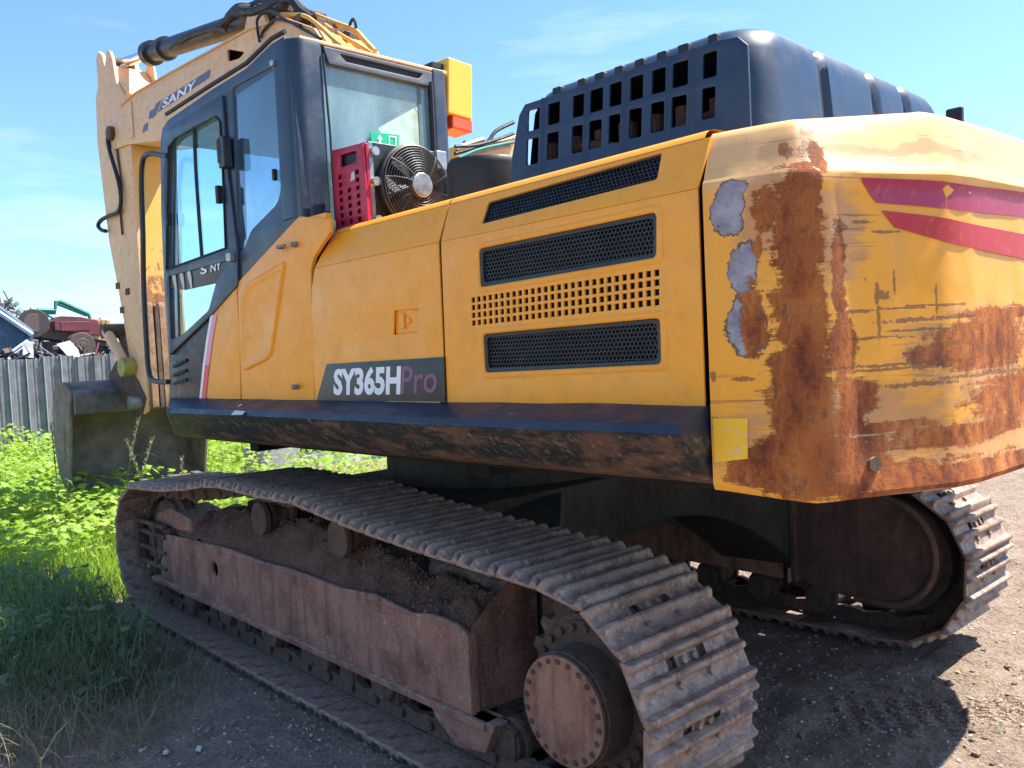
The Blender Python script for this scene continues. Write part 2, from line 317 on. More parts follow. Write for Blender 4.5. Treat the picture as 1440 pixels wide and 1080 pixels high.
class MB:
    def __init__(s): s.V=[];s.F=[]
    def add(s,V,F):
        k=len(s.V); s.V+= [tuple(v) for v in V]; s.F+=[tuple(i+k for i in f) for f in F]; return s
    def box(s,x0,x1,y0,y1,z0,z1,rot=None,ctr=None):
        V=[Vector((x,y,z)) for x in (x0,x1) for y in (y0,y1) for z in (z0,z1)]
        if rot is not None:
            c=Vector(ctr) if ctr is not None else Vector(((x0+x1)/2,(y0+y1)/2,(z0+z1)/2))
            V=[c+rot@(v-c) for v in V]
        return s.add(V,[(0,1,3,2),(4,6,7,5),(0,4,5,1),(2,3,7,6),(0,2,6,4),(1,5,7,3)])
    def cyl(s,a,b,r,n=20,r2=None,cap=True):
        a=Vector(a);b=Vector(b);d=(b-a).normalized();t=d.orthogonal().normalized();q=d.cross(t)
        r2=r if r2 is None else r2
        V=[];F=[]
        for c,rr in ((a,r),(b,r2)):
            for i in range(n):
                A=2*math.pi*i/n; V.append(c+(t*math.cos(A)+q*math.sin(A))*rr)
        for i in range(n): F.append((i,(i+1)%n,n+(i+1)%n,n+i))
        if cap: F+= [tuple(range(n))[::-1],tuple(range(n,2*n))]
        return s.add(V,F)
    def tube(s,pts,r,n=8,closed=False):
        P=[Vector(p) for p in pts]; m=len(P); V=[];F=[]; prev=None
        for i,p in enumerate(P):
            d=(P[min(i+1,m-1)]-P[max(i-1,0)]) if not closed else P[(i+1)%m]-P[i-1]
            d.normalize()
            t=d.orthogonal().normalized() if prev is None else (prev-d*prev.dot(d)).normalized()
            prev=t; q=d.cross(t)
            for k in range(n):
                A=2*math.pi*k/n; V.append(p+(t*math.cos(A)+q*math.sin(A))*r)
        for i in range(m-1 if not closed else m):
            j=(i+1)%m
            for k in range(n): F.append((i*n+k,i*n+(k+1)%n,j*n+(k+1)%n,j*n+k))
        if not closed: F+=[tuple(range(n)),tuple(range((m-1)*n,m*n))]
        return s.add(V,F)
    def prism(s,poly,ax,a,b):
        # poly of 2D points in the two other axes, extruded along ax from a to b
        n=len(poly)
        def mkp(p,h):
            if ax==1: return (p[0],h,p[1])
            if ax==0: return (h,p[0],p[1])
            return (p[0],p[1],h)
        V=[mkp(p,a) for p in poly]+[mkp(p,b) for p in poly]
        return s.add(V,[tuple(range(n)),tuple(range(n,2*n))]+[(i,(i+1)%n,n+(i+1)%n,n+i) for i in range(n)])
    def go(s,name,mat,parent=None,**k): return mk(name,s.V,s.F,mat,parent,**k)
def smoothpath(pts,n=6):
    P=[Vector(p) for p in pts]; out=[]
    for i in range(len(P)-1):
        p0=P[max(i-1,0)];p1=P[i];p2=P[i+1];p3=P[min(i+2,len(P)-1)]
        for k in range(n):
            t=k/n; out.append(.5*((2*p1)+(-p0+p2)*t+(2*p0-5*p1+4*p2-p3)*t*t+(-p0+3*p1-3*p2+p3)*t**3))
    out.append(P[-1]); return out
def rpoly(pts,r,n=4):
    out=[];m=len(pts)
    for i in range(m):
        p=Vector(pts[i]).to_2d();a=Vector(pts[i-1]).to_2d();b=Vector(pts[(i+1)%m]).to_2d()
        rr=r[i] if isinstance(r,(list,tuple)) else r
        if rr<=0: out.append(tuple(p)); continue
        da=(a-p);db=(b-p);k=min(rr,da.length*.45,db.length*.45)
        A=p+da.normalized()*k;B=p+db.normalized()*k
        for j in range(n+1):
            t=j/n; q=(1-t)**2*A+2*t*(1-t)*p+t*t*B; out.append(tuple(q))
    return out
def plate(name,outer,holes,mapf,mat,parent=None,t=.02,bev=.004,up=False,smooth=True,label=None,ang=35,post=None):
    """flat plate with holes from 2D outlines; mapf(a,b,c)->3D"""
    cu=bpy.data.curves.new(name,'CURVE'); cu.dimensions='2D'; cu.fill_mode='BOTH'; cu.extrude=max(t/2-bev,0.0001); cu.bevel_depth=bev; cu.bevel_resolution=2; cu.offset=-bev
    for poly in [outer]+list(holes):
        sp=cu.splines.new('POLY'); sp.points.add(len(poly)-1)
        for i,p in enumerate(poly): sp.points[i].co=(p[0],p[1],0,1)
        sp.use_cyclic_u=True
    o=bpy.data.objects.new('tmp',cu); COL.objects.link(o); bpy.context.view_layer.update()
    dg=bpy.context.evaluated_depsgraph_get(); me=bpy.data.meshes.new_from_object(o.evaluated_get(dg)); bpy.data.objects.remove(o); bpy.data.curves.remove(cu)
    me.name=name
    for v in me.vertices: v.co=Vector(mapf(*v.co))
    bm=bmesh.new(); bm.from_mesh(me); bmesh.ops.remove_doubles(bm,verts=bm.verts,dist=1e-5); bm.to_mesh(me); bm.free()
    if mapf is None: return me
    return fin(name,me,mat,parent,smooth,ang,0,2,up,label)
def textmesh(s,bold=0.0,extr=.002):
    cu=bpy.data.curves.new('t','FONT'); cu.body=s; cu.size=1; cu.offset=bold; cu.extrude=0; cu.resolution_u=3
    o=bpy.data.objects.new('tmp',cu); COL.objects.link(o); bpy.context.view_layer.update()
    me=bpy.data.meshes.new_from_object(o.evaluated_get(bpy.context.evaluated_depsgraph_get())); bpy.data.objects.remove(o); bpy.data.curves.remove(cu)
    return me
def text(name,s,origin,uvec,vvec,mat,parent,bold=0.,up=False):
    """text scaled to fill the parallelogram origin + a*uvec + b*vvec"""
    me=textmesh(s,bold); xs=[v.co.x for v in me.vertices]; ys=[v.co.y for v in me.vertices]
    x0,x1,y0,y1=min(xs),max(xs),min(ys),max(ys); o_,u,v_=Vector(origin),Vector(uvec),Vector(vvec)
    for v in me.vertices: v.co=o_+u*((v.co.x-x0)/(x1-x0))+v_*((v.co.y-y0)/(y1-y0))
    me.name=name
    return fin(name,me,mat,parent,False,fixn=False,up=up)
def XZ(y,sgn=1): return lambda a,b,c:(a,y+c*sgn,b)
def pxz(pts,y): 
    r=[]
    for p in pts:
        q=on(p[0],p[1],1,y); r.append((q.x,q.z))
    return r
def root(name,loc,label,cat,group=None,kind=None):
    o=bpy.data.objects.new(name,None); COL.objects.link(o); o.location=loc; o.empty_display_size=.2
    o['label']=label; o['category']=cat
    if group: o['group']=group
    return o
def tag(o,label,cat=None,group=None,kind=None):
    o['label']=label
    if cat: o['category']=cat
    if group: o['group']=group
    if kind: o['kind']=kind
    return o
# ================================================================== GROUND
def gheight(x,y):
    d=math.hypot(x+1.5,y-.5); 
    h=.035*noise.noise(Vector((x*.8,y*.8,0)))+.024*noise.noise(Vector((x*2.7,y*2.7,3)))+.016*noise.noise(Vector((x*6,y*6,5)))+.009*noise.noise(Vector((x*16,y*16,8)))
    h-=.02
    if d>12: h*=12/d*1.0
    # loose soil ridge between the tracks and behind
    h+=.05*math.exp(-((x+2.9)**2/.5+(y+.2)**2/1.6))+.03*math.exp(-((x+1.6)**2/.6+(y-.1)**2/.5))
    for yc,x1 in ((1.3,-2.55),(-1.3,-2.55)):
        if x<x1 and abs(y-yc)<.32: h+=.016*math.sin(x*87)*min(1,(.32-abs(y-yc))/.06)
    u=(x+2.75)*.8+(y+.45)*.6; v=-(x+2.75)*.6+(y+.45)*.8
    if abs(v)<.24 and abs(u)<.8: h+=.020*math.sin(u*70)*min(1,(.24-abs(v))/.06)*min(1,(.8-abs(u))/.2)*(.5+.5*noise.noise(Vector((x*3,y*3,0))))
    # pressed flat under the tracks
    for yc in (1.3,-1.3):
        k=max(0,1-abs(y-yc)/.5); 
        if -2.2<x<2.3: h=h*(1-min(1,k*2.2))+(-.015)*min(1,k*2.2)
    return h
xs=list(np.concatenate([-np.geomspace(60,5.2,14),np.arange(-5,2.5,.03),np.arange(2.5,6,.07),np.geomspace(6.1,600,40)]))
ys=list(np.concatenate([-np.geomspace(600,4.6,38),np.arange(-4.5,-2.4,.06),np.arange(-2.4,3.6,.03),np.arange(3.6,4.5,.08),np.geomspace(4.7,60,14)]))
V=[(x,y,gheight(x,y)) for x in xs for y in ys]; ny=len(ys)
F=[(i*ny+j,(i+1)*ny+j,(i+1)*ny+j+1,i*ny+j+1) for i in range(len(xs)-1) for j in range(ny-1)]
g=mk('ground',V,F,M['ground'],smooth=True,ang=180); tag(g,'dark gravelly soil ground with pale pebbles, sunlit tan at the right',kind='structure')
# ================================================================== EXCAVATOR
EX=root('excavator',(0,0,0),'large yellow tracked excavator with rusty counterweight and blue black cab','excavator')
# ---- side hood ----
HP=[(1.470,1.552),(1.470,2.215),(1.405,2.375)]
def shz(x,z): return z+(-1.25-x)*.010*max(0,min(1.6,(z-1.55)/.55)) if True else z
def low(y=1.470): return lambda a,b,c:(a,y+c,shz(a,b))
sl_n=Vector((0,.16,.065)).normalized(); sl_u=Vector((0,-.065,.16)).normalized()
def upm(a,b,c): # b = distance along the slanted strip
    p=Vector((a,1.470,2.215))+sl_u*b+sl_n*c; return (p.x,p.y,shz(p.x,p.z))
def upx(px,py):
    q=hit(px,py,(0,1.470,2.215),sl_n); q2=Vector((q.x,q.y,q.z-(-1.25-q.x)*.010*1.35)); return (q.x,(q2-Vector((0,1.470,2.215))).dot(sl_u)-0)
def lowx(px,py):
    q=on(px,py,1,1.47); z=q.z
    for _ in range(3): z=q.z-(shz(q.x,z)-z)
    return (q.x,z)
TH=.010
def arcstrip(x0a,x0b,x1a,x1b,name):
    """rounded top of hood from slanted strip to flat top, x edges at bottom/top"""
    prof=[]
    c=Vector((1.355,2.355))
    P0=Vector((1.405,2.375)); 
    pts=[(1.405,2.375),(1.394,2.392),(1.376,2.403),(1.350,2.409),(1.15,2.418),(.95,2.42)]
    return pts
def hoodpart(name,lo,lo_holes,hi,hi_holes,topx,label=None):
    t=None
    a=plate(name,lo,lo_holes,lambda a,b,c:low(1.470-TH/2)(a,b,c),M['yellow'],EX,TH,.0022,up=True,label=label)
    b2=plate('tmp2',hi,hi_holes,lambda a,b,c:upm(a,b,c-TH/2),M['yellow'],None,TH,.0022)
    pts=arcstrip(0,0,0,0,''); mb=MB()
    n=14
    for i in range(n+1):
        x=topx[0]+(topx[1]-topx[0])*i/n
        for (y,z) in pts: mb.V.append((x,y,shz(x,z)+.0))
    m=len(pts)
    for i in range(n):
        for j in range(m-1): mb.F.append((i*m+j,i*m+j+1,(i+1)*m+j+1,(i+1)*m+j))
    c=mb.go('tmp3',M['yellow'],None,ang=60)
    join(a,[b2,c]); return a
def join(a,others):
    bm=bmesh.new(); bm.from_mesh(a.data)
    for o in others: bm.from_mesh(o.data)
    bm.to_mesh(a.data); bm.free()
    for p in a.data.polygons: p.use_smooth=True
    a.data.set_sharp_from_angle(angle=math.radians(35))
    for o in others: bpy.data.objects.remove(o)
# engine door with grilles
XL,XR=-1.262,-2.508
lowp=[(XL,1.552),(XR,1.552),(XR-.004,2.2145),(XL-.012,2.2145)]
def hole(pp,r=.012): return rpoly([lowx(*p) for p in pp],r)
slotB=[(673,350),(923,298),(923,362),(675,404)]; slotC=[(679,470),(928,447),(930,512),(682,524)]
hB,hC=hole(slotB,.02),hole(slotC,.02)
# punched square holes 4 x 28
gA,gB_,gC_,gD=[Vector(lowx(*p)) for p in ((661,417),(929,376),(929,431),(662,460))]
sq=[]
for i in range(28):
    for j in range(4):
        u=(i+.5)/28; v=(j+.5)/4
        c=(gA*(1-u)+gB_*u)*(1-v)+(gD*(1-u)+gC_*u)*v
        hx=(gB_-gA).length/28*.30; hz=abs(gD.y-gA.y)/4*.33; k=(gB_.y-gA.y)/(gB_.x-gA.x)
        sq.append([(c.x-hx,c.y-hz-k*hx),(c.x+hx,c.y-hz+k*hx),(c.x+hx,c.y+hz+k*hx),(c.x-hx,c.y+hz-k*hx)])
hiL=[(XL-.012,.002),(XR-.004,.002),(XR-.018,.172),(XL-.004,.172)]
slotA=[upx(*p) for p in ((677,315),(687,284),(932,216),(925,253))]; hA=rpoly(slotA,.012)
ed=hoodpart('engine_door',lowp,[hB,hC]+sq,hiL,[hA],(XL-.006,XR+.004),'orange side door with three honeycomb grilles and rows of square holes')
mf_=[upx(*p) for p in ((444,368),(452,354),(468,331))]
mid_lo=[(-1.249,1.552),(-.236,1.552),(-.240,1.78),(-.252,2.0),(-.266,2.12),(mf_[0][0],2.2145),(-1.258,2.2145)]
mid_hi=[(-1.258,.002),(mf_[0][0],.002),(mf_[1][0],(mf_[1][1]+.002)/1.2),(mf_[2][0],.172),(-1.260,.172)]
latch_h=rpoly([lowx(*p) for p in ((554,437),(588,434),(588,467),(553,471))],.004)
md_=hoodpart('radiator_door',mid_lo,[latch_h],mid_hi,[],(-1.262,mf_[2][0]-.01),'plain orange side door with a recessed lock')
la=MB(); (lx0,lz0),(lx1,lz1)=lowx(588,467),lowx(553,437)
la.box(lx0-.01,lx1+.01,1.440,1.456,lz0-.012,lz1+.012)
la.cyl((lx0*.55+lx1*.45,1.450,(lz0+lz1)/2),(lx0*.55+lx1*.45,1.464,(lz0+lz1)/2),.014,16)
la.box(lx0+.10,lx1-.035,1.450,1.468,lz0+.018,lz1-.018)
la.go('door_latch',M['yellow'],md_,bevel=.002)
# grilles
def inside(poly,x,y):
    c=False;j=len(poly)-1
    for i in range(len(poly)):
        xi,yi=poly[i][:2];xj,yj=poly[j][:2]
        if (yi>y)!=(yj>y) and x<(xj-xi)*(y-yi)/(yj-yi+1e-12)+xi: c=not c
        j=i
    return c
def honey(name,poly,mapf,parent,R=.0098):
    cx=sum(p[0] for p in poly)/len(poly); cy=sum(p[1] for p in poly)/len(poly)
    big=[(cx+(p[0]-cx)*1.02,cy+(p[1]-cy)*1.06) for p in poly]
    x0=min(p[0] for p in big);x1=max(p[0] for p in big);y0=min(p[1] for p in big);y1=max(p[1] for p in big)
    w_=math.sqrt(3)*R; V=[];F=[]; r=R*.80; row=0; y=y0
    while y<y1:
        x=x0+(w_/2 if row%2 else 0)
        while x<x1:
            if inside(big,x,y):
                k=len(V)
                for rr,d in ((R,0),(r,0),(r,-.006)):
                    for a in range(6):
                        A=math.pi/6+a*math.pi/3; V.append(mapf(x+rr*math.cos(A),y+rr*math.sin(A),d))
                for a in range(6):
                    b_=(a+1)%6; F.append((k+a,k+b_,k+6+b_,k+6+a)); F.append((k+6+a,k+6+b_,k+12+b_,k+12+a))
            x+=w_
        y+=1.5*R; row+=1
    o=mk(name,V,F,M['blackmetal'],parent,smooth=False); o['kind']='stuff'; o['label']='black honeycomb mesh'; return o
def rim(name,poly,mapf,parent,wd=.012,d0=-.03,d1=.001):
    n=len(poly); cx=sum(p[0] for p in poly)/n; cy=sum(p[1] for p in poly)/n
    x0=max(abs(p[0]-cx) for p in poly); y0=max(abs(p[1]-cy) for p in poly)
    V=[];F=[]
    for s1,d in ((.002,d0),(.002,d1),(wd,d1-.002),(wd,d0)):
        fx=1-s1/x0; fy=1-s1/y0
        for p in poly: V.append(mapf(cx+(p[0]-cx)*fx,cy+(p[1]-cy)*fy,d))
    for r in range(3):
        for i in range(n): F.append((r*n+i,r*n+(i+1)%n,(r+1)*n+(i+1)%n,(r+1)*n+i))
    return mk(name,V,F,M['blackmetal'],parent,ang=40)
LM=low(1.470)
for nm,h in (('b',hB),('c',hC)):
    rim('grille_frame',h,LM,ed,.016,-.03,-.004); honey('honeycomb_grille',h,lambda a,b,c:LM(a,b,c-.014),ed)
rim('grille_frame',hA,upm,ed,.006,-.03,-.006); honey('honeycomb_grille',hA,lambda a,b,c:upm(a,b,c-.014),ed)
# raised border pressing round the lower two grilles
for h in (hB,hC):
    n=len(h); cx=sum(p[0] for p in h)/n; cy=sum(p[1] for p in h)/n; x0=max(abs(p[0]-cx) for p in h); y0=max(abs(p[1]-cy) for p in h)
    V=[];F=[]
    for s1,d in ((.0,.0),(.004,.004),(.016,.005),(.026,.0005)):
        for p in h: V.append(LM(cx+(p[0]-cx)*(1+s1/x0),cy+(p[1]-cy)*(1+s1/y0),d))
    for r in range(3):
        for i in range(n): F.append((r*n+i,r*n+(i+1)%n,(r+1)*n+(i+1)%n,(r+1)*n+i))
    mk('pressed_border',V,F,M['yellow'],ed,ang=60)
# engine bay behind (dark box)
mb=MB(); mb.box(-2.52,-.2,1.0,1.38,1.5,2.30); mb.go('engine_bay',M['dark'],EX,up=True)
# hood top deck
mb=MB(); mb.prism([(-2.50,.98),(-.45,.98),(-.45,-1.3),(-2.50,-1.3)],2,2.30,2.415); mb.go('hood_top',M['yellow'],EX,up=True,bevel=.01)
mb=MB(); mb.box(-2.5,-.2,-1.46,-1.30,1.55,2.40); mb.box(-.2,1.5,-1.46,-.5,1.55,2.2);mb.go('right_side_housing',M['yellow'],EX,up=True,bevel=.03)
# name plate
pp=[lowx(*p) for p in ((461,513),(626,502),(628,565),(447,563))]
pl=plate('name_plate',[pp[0],pp[1],pp[2],pp[3]],[],lambda a,b,c:(a,1.4745+c,b),M['plateblack'],EX,.006,.0005,up=True,label='black plate reading SY365H Pro')
def quadpt(q,u,v): # q: TL,TR,BR,BL
    return Vector(q[0])*(1-u)*(1-v)+Vector(q[1])*u*(1-v)+Vector(q[2])*u*v+Vector(q[3])*(1-u)*v
def txt_px(name,s,quad,y,mat,parent,bold=0.,up=False,fx=lowx):
    q=[Vector((fx(*p)[0],y,fx(*p)[1])) for p in quad] # TL TR BR BL
    return text(name,s,q[3],q[2]-q[3],(q[0]-q[3]+q[1]-q[2])/2,mat,parent,bold,up)
txt_px('plate_lettering','SY365H',((471,519),(567,513),(565,555),(471,556)),1.4785,M['white'],pl,.042)
txt_px('plate_lettering','Pro',((568,515),(617,512),(616,552),(566,554)),1.4785,M['purple'],pl,.008)
# pinstripe strip under plate
mb=MB(); q=[lowx(*p) for p in ((447,565),(620,568))]; mb.box(min(q[0][0],q[1][0]),max(q[0][0],q[1][0]),1.471,1.477,1.5525,1.562); mb.go('trim_strip',M['boom'],EX,up=True)
# ---- step panels under cab ----
def stepmap(y): return lambda a,b,c:(a,y+c,b)
sp=[lowx(*p) for p in ((340,563),(442,565),(440,500),(437,383),(441,366),(449,352),(464,330),(463,311),(421,309),(412,318),(334,403))]
def dent(o):
    pass
st=plate('step_panel',sp,[],stepmap(1.470-.012),M['step_yellow'],EX,.024,.004,up=True,label='yellow step panel with a sunken triangular pressing')
# pressed triangular recess drawn as real relief: ring that dives inwards
tri=[lowx(*p) for p in ((402,372),(399,392),(392,440),(383,500),(376,507),(345,522),(341,516),(341,425),(352,402))]
n=len(tri); cx=sum(p[0] for p in tri)/n; cy=sum(p[1] for p in tri)/n
tri=rpoly(tri,.03,4); n=len(tri)
def pressing(parent,tri,mat,depth,cx,cy):
    V=[];F=[];n=len(tri)
    # raised lip then gentle bowl; bowl stands proud of the sheet, so nothing is coplanar
    for f,d in ((1.03,.0002),(1.0,.010),(.95,.014),(.88,.007),(.80,.0035)):
        for p in tri: V.append((cx+(p[0]-cx)*f,1.470+d,cy+(p[1]-cy)*f))
    for r in range(4):
        for i in range(n): F.append((r*n+i,r*n+(i+1)%n,(r+1)*n+(i+1)%n,(r+1)*n+i))
    F.append(tuple(4*n+i for i in range(n)))
    return mk('pressed_recess',V,F,mat,parent,ang=60)
pressing(st,tri,M['step_yellow'],.02,cx,cy)
spt=MB(); a=lowx(421,309);b=lowx(463,311)
spt.box(b[0]+.05,a[0]-.02,1.42,1.458,a[1]-.05,a[1]-.010); spt.go('step_panel_top',M['step_yellow'],st,bevel=.006)
# the left (front) yellow panel with pink/red edge
fp=[lowx(*p) for p in ((338,563),(337,480),(332,404),(297,446),(289,500),(283,560))]
fpo=plate('front_step_panel',fp,[],stepmap(1.470-.012),M['step_yellow'],EX,.024,.004,up=True,label='yellow front panel with fading pink and red edge stripe')
def strip(pa,pb,mat,parent,name,y=1.4725,t=.003,up=False):
    A=[lowx(*p) for p in pa];B=[lowx(*p) for p in pb]; V=[];F=[]
    for yy in (y,y-t):
        for q in A+B: V.append((q[0],yy,q[1]))
    m=len(A)
    for i in range(m-1): F.append((i,i+1,m+i+1,m+i))
    return mk(name,V[:2*m],F,mat,parent,smooth=False,up=up)
E1=[(297,447),(291,480),(286,515),(281,561)]; E2=[(300,447),(294,480),(289,515),(284,561)]; E3=[(306,447),(300,480),(295,515),(290,561)]
strip(E1,E2,M['white'],fpo,'white_stripe',1.4735)
strip([E2[0],E2[1],E2[2]],[E3[0],E3[1],E3[2]],M['pink'],fpo,'pink_stripe',1.4735); strip(E2[2:],E3[2:],M['redstripe'],fpo,'red_stripe',1.4735)
def boltpart(px,py,name,parent,r=.012,l=.05,mat='steel',y=1.47,dx=-.04):
    q=on(px,py,1,y); mb=MB(); mb.cyl((q.x,y-.005,q.z),(q.x,y+l*.6,q.z),r,12); mb.cyl((q.x,y+l*.5,q.z),(q.x+dx,y+l*.6,q.z),r*.8,10); return mb.go(name,M[mat],parent,up=(parent is EX))
boltpart(418,544,'door_stop',st,.013,.05,dx=-.035)
boltpart(398,348,'panel_handle',st,.010,.06,dx=-.08)
boltpart(417,344,'panel_latch',st,.014,.05,dx=-.02)
# ---- black corner panel below the door ----
cp=[lowx(*p) for p in ((281,561),(236,561),(236,504),(297,446),(288,500))]
cpo=plate('corner_panel',[cp[0],cp[1],cp[2],cp[3],cp[4]],[],stepmap(1.462-.012),M['blackmetal'],EX,.024,.004,up=True,label='black plastic corner panel with louvres')
for k,(a,b) in enumerate((((243,517),(262,508)),((243,529),(262,522)),((243,540),(262,535)))):
    mb=MB(); A=lowx(*a);B=lowx(*b); d=Vector((B[0]-A[0],0,B[1]-A[1])); A3=Vector((A[0],1.464,A[1])); nrm=Vector((-d.z,0,d.x)).normalized()*.010
    mb.add([A3-nrm,A3+d-nrm,A3+d+nrm+Vector((0,.012,0)),A3+nrm+Vector((0,.012,0)),A3+nrm-Vector((0,0.01,0)),A3+d+nrm-Vector((0,.01,0))],[(0,1,2,3),(3,2,5,4)]); mb.go('louvre',M['black'],cpo)
# ---- side skirt ----
def skirtprof(x):
    return [(1.30,1.552),(1.473,1.548),(1.598,1.497),(1.612,1.470),(1.596,1.452),(1.46,1.32),(1.40,1.290),(1.30,1.27)]
mb=MB(); n=60; X0,X1=1.52,-2.515; m=8
for i in range(n+1):
    u=i/n; x=X0+(X1-X0)*u
    for (y,z) in skirtprof(x):
        xx=x
        if i==0: xx=x+ (-.28 if y>1.55 else 0) + (0.0 if z>1.5 else .0)
        elif i<4 and y>1.55: xx=min(x,X0-.28-.01*i)
        dd=.006*noise.noise(Vector((x*3,y*5,z*5)))
        mb.V.append((xx,y+dd*1.5,z+dd+(-u*.0)+(.012*u)))
for i in range(n):
    for j in range(m-1): mb.F.append((i*m+j,i*m+j+1,(i+1)*m+j+1,(i+1)*m+j))
mb.F+= [tuple(range(m)),tuple(n*m+j for j in range(m))]
sk=mb.go('side_skirt',M['skirt'],EX,up=True,ang=30,label='scraped black side skirt with bare rusty edge')
q=[hit(px,py,(0,1.5355,1.5225),(0,.05,.125)) for px,py in ((338,569),(355,569),(341,584),(325,584))]
mk('white_label',[v+Vector((0,.001,.003)) for v in q],[(0,1,2,3)],M['white'],sk,smooth=False)
# ---- platform / underside ----
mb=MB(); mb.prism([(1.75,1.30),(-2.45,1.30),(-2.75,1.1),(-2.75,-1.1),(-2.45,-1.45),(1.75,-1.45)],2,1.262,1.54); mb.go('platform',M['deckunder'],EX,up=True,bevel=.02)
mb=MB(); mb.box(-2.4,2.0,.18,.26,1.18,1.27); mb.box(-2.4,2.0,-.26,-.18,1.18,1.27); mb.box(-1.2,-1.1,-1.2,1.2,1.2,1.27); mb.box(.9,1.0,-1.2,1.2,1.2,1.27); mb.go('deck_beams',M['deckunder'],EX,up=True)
# ---- counterweight ----
plan=[(-2.530,1.472),(-2.62,1.455),(-2.70,1.437),(-2.765,1.418),(-2.80,1.402),(-2.828,1.378),(-2.850,1.345),(-2.868,1.305),(-3.06,.93),(-3.09,.80),(-3.12,.43),(-3.14,.0)]
plan=plan+[(x,-y) for x,y in plan[::-1][1:]]
samp=[];us=[]; acc=0
for i in range(len(plan)-1):
    a=Vector(plan[i]);b=Vector(plan[i+1]); k=max(1,int((b-a).length/.035))
    for j in range(k): samp.append(a+(b-a)*j/k)
samp.append(Vector(plan[-1]))
ucor=0
us=[0]
for i in range(1,len(samp)): us.append(us[-1]+(samp[i]-samp[i-1]).length)
ucor=us[min(range(len(samp)),key=lambda i:(samp[i]-Vector((-2.828,1.378))).length)]
us=[u-ucor for u in us]
def cwuv(px,py):
    c,d=ray(px,py); best=None
    for i in range(len(samp)-1):
        a,b=samp[i],samp[i+1]; e=b-a
        den=d.x*e.y-d.y*e.x
        if abs(den)<1e-9: continue
        t=((a.x-c.x)*e.y-(a.y-c.y)*e.x)/den; s=((a.x-c.x)*d.y-(a.y-c.y)*d.x)/den
        if t>0 and -1e-6<=s<=1+1e-6 and (best is None or t<best[0]): best=(t,us[i]+(us[i+1]-us[i])*s,c.z+d.z*t)
    return best[1],best[2]
def el(x,y,rx,ry):
    u,z=cwuv(x,y); u2,_=cwuv(min(x+rx,1600),y); u1,_=cwuv(x-rx,y); _,za=cwuv(x,y-ry); _,zb=cwuv(x,y+ry)
    return (u,z,abs(u2-u1)/2,abs(za-zb)/2)
rust=[el(1122,330,36,105),el(1128,450,38,130),el(1130,560,48,120),el(1112,660,70,50),el(1060,665,40,32),el(1180,660,70,45),el(1290,672,130,26),el(1420,662,90,26),
 el(1140,270,18,55),el(1155,215,12,28),el(1185,490,22,50),el(1180,390,10,70),el(1400,480,60,40),el(1440,555,60,36),el(1330,498,46,18),el(1210,560,30,28),el(1270,600,50,10),
 el(1075,290,20,28),el(1060,450,20,50),el(1065,350,8,18),el(1225,640,34,40),el(1098,198,9,13),el(1425,440,40,10),el(1190,595,36,20),el(1370,610,90,16)]
grey=[el(1024,292,24,34),el(1044,378,20,38),el(1052,455,27,46),el(1033,270,16,14)]
scr=[el(1290,450,50,4),el(1300,540,60,4),el(1180,320,12,12),el(1350,445,40,3),el(1245,415,10,8),el(1105,205,14,12),el(1150,200,22,22),el(1205,437,35,2.5),el(1275,433,45,2.2),el(1330,428,50,2.2),el(1237,415,4,20),el(1240,455,3,26),el(1262,395,2.5,18),el(1322,420,2,25),el(1045,533,18,4),el(1230,475,60,2.2),el(1215,312,16,3),el(1250,325,25,2.5),el(1300,463,60,2.2),el(1275,512,110,3),el(1400,525,70,3),el(1425,520,3,60),el(1150,168,14,8),el(1245,520,60,3),el(1180,345,14,3),el(1090,545,3,16),el(1003,530,4,10),el(1370,160,12,3),el(1005,590,5,3)]
dust=[el(1200,610,190,90),el(1400,640,120,80),el(1390,500,90,80),el(1180,330,45,90),el(1110,200,60,40),el(1280,205,150,14),el(1080,300,60,90)]
CWM=cwmat(rust,grey,scr,dust)
rows=[(1.262,.035),(1.266,.012),(1.285,.0)]+[(1.285+i*.04,0) for i in range(1,24)]+[(2.232,0),(2.243,.004),(2.254,.014),(2.30,.036),(2.35,.060),(2.385,.077),(2.400,.088),(2.410,.104),(2.416,.14)]
cen=Vector((-2.2,0)); V=[];F=[];UVs=[]
# per-sample inward normals
nrm=[]
for i in range(len(samp)):
    a=samp[max(i-1,0)];b=samp[min(i+1,len(samp)-1)]; t=(b-a).normalized(); nrm.append(Vector((-t.y,t.x)))
for i,p in enumerate(samp):
    if (cen-p).dot(nrm[i])<0: nrm[i]=-nrm[i]
for (z,ins) in rows:
    for i,p in enumerate(samp):
        q=p+nrm[i]*ins
        side=us[i]<-.02
        zz=z
        if z<1.29 and us[i]<0: zz=z+.03*min(1,-us[i]/.3)
        if z>2.26 and us[i]>.03: zz+=.042*min(1,(us[i]-.03)/.5)*min(1,(z-2.25)/.15)
        dd=.006*noise.noise(Vector((us[i]*2.2,z*2.2,1)))+.002*noise.noise(Vector((us[i]*9,z*9,4)))
        # shallow recess for the rear face under the ridge
        rec=0
        if us[i]>.10 and z<2.225: rec=.014*min(1,(us[i]-.10)/.05)*min(1,(2.225-z)/.03)*min(1,max(0,(z-1.28)/.1))
        q=q+nrm[i]*(rec+dd); V.append((q.x,q.y,zz)); UVs.append((us[i],z+ins*.3))
ns=len(samp)
for r in range(len(rows)-1):
    for i in range(ns-1): F.append((r*ns+i,r*ns+i+1,(r+1)*ns+i+1,(r+1)*ns+i))
k=(len(rows)-1)*ns
F.append(tuple(k+i for i in range(ns))); F.append(tuple(i for i in range(ns))[::-1])
F.append(tuple([r*ns for r in range(len(rows))]+[r*ns+ns-1 for r in range(len(rows))][::-1]))
me=bpy.data.meshes.new('counterweight'); me.from_pydata(V,[],F); me.update()
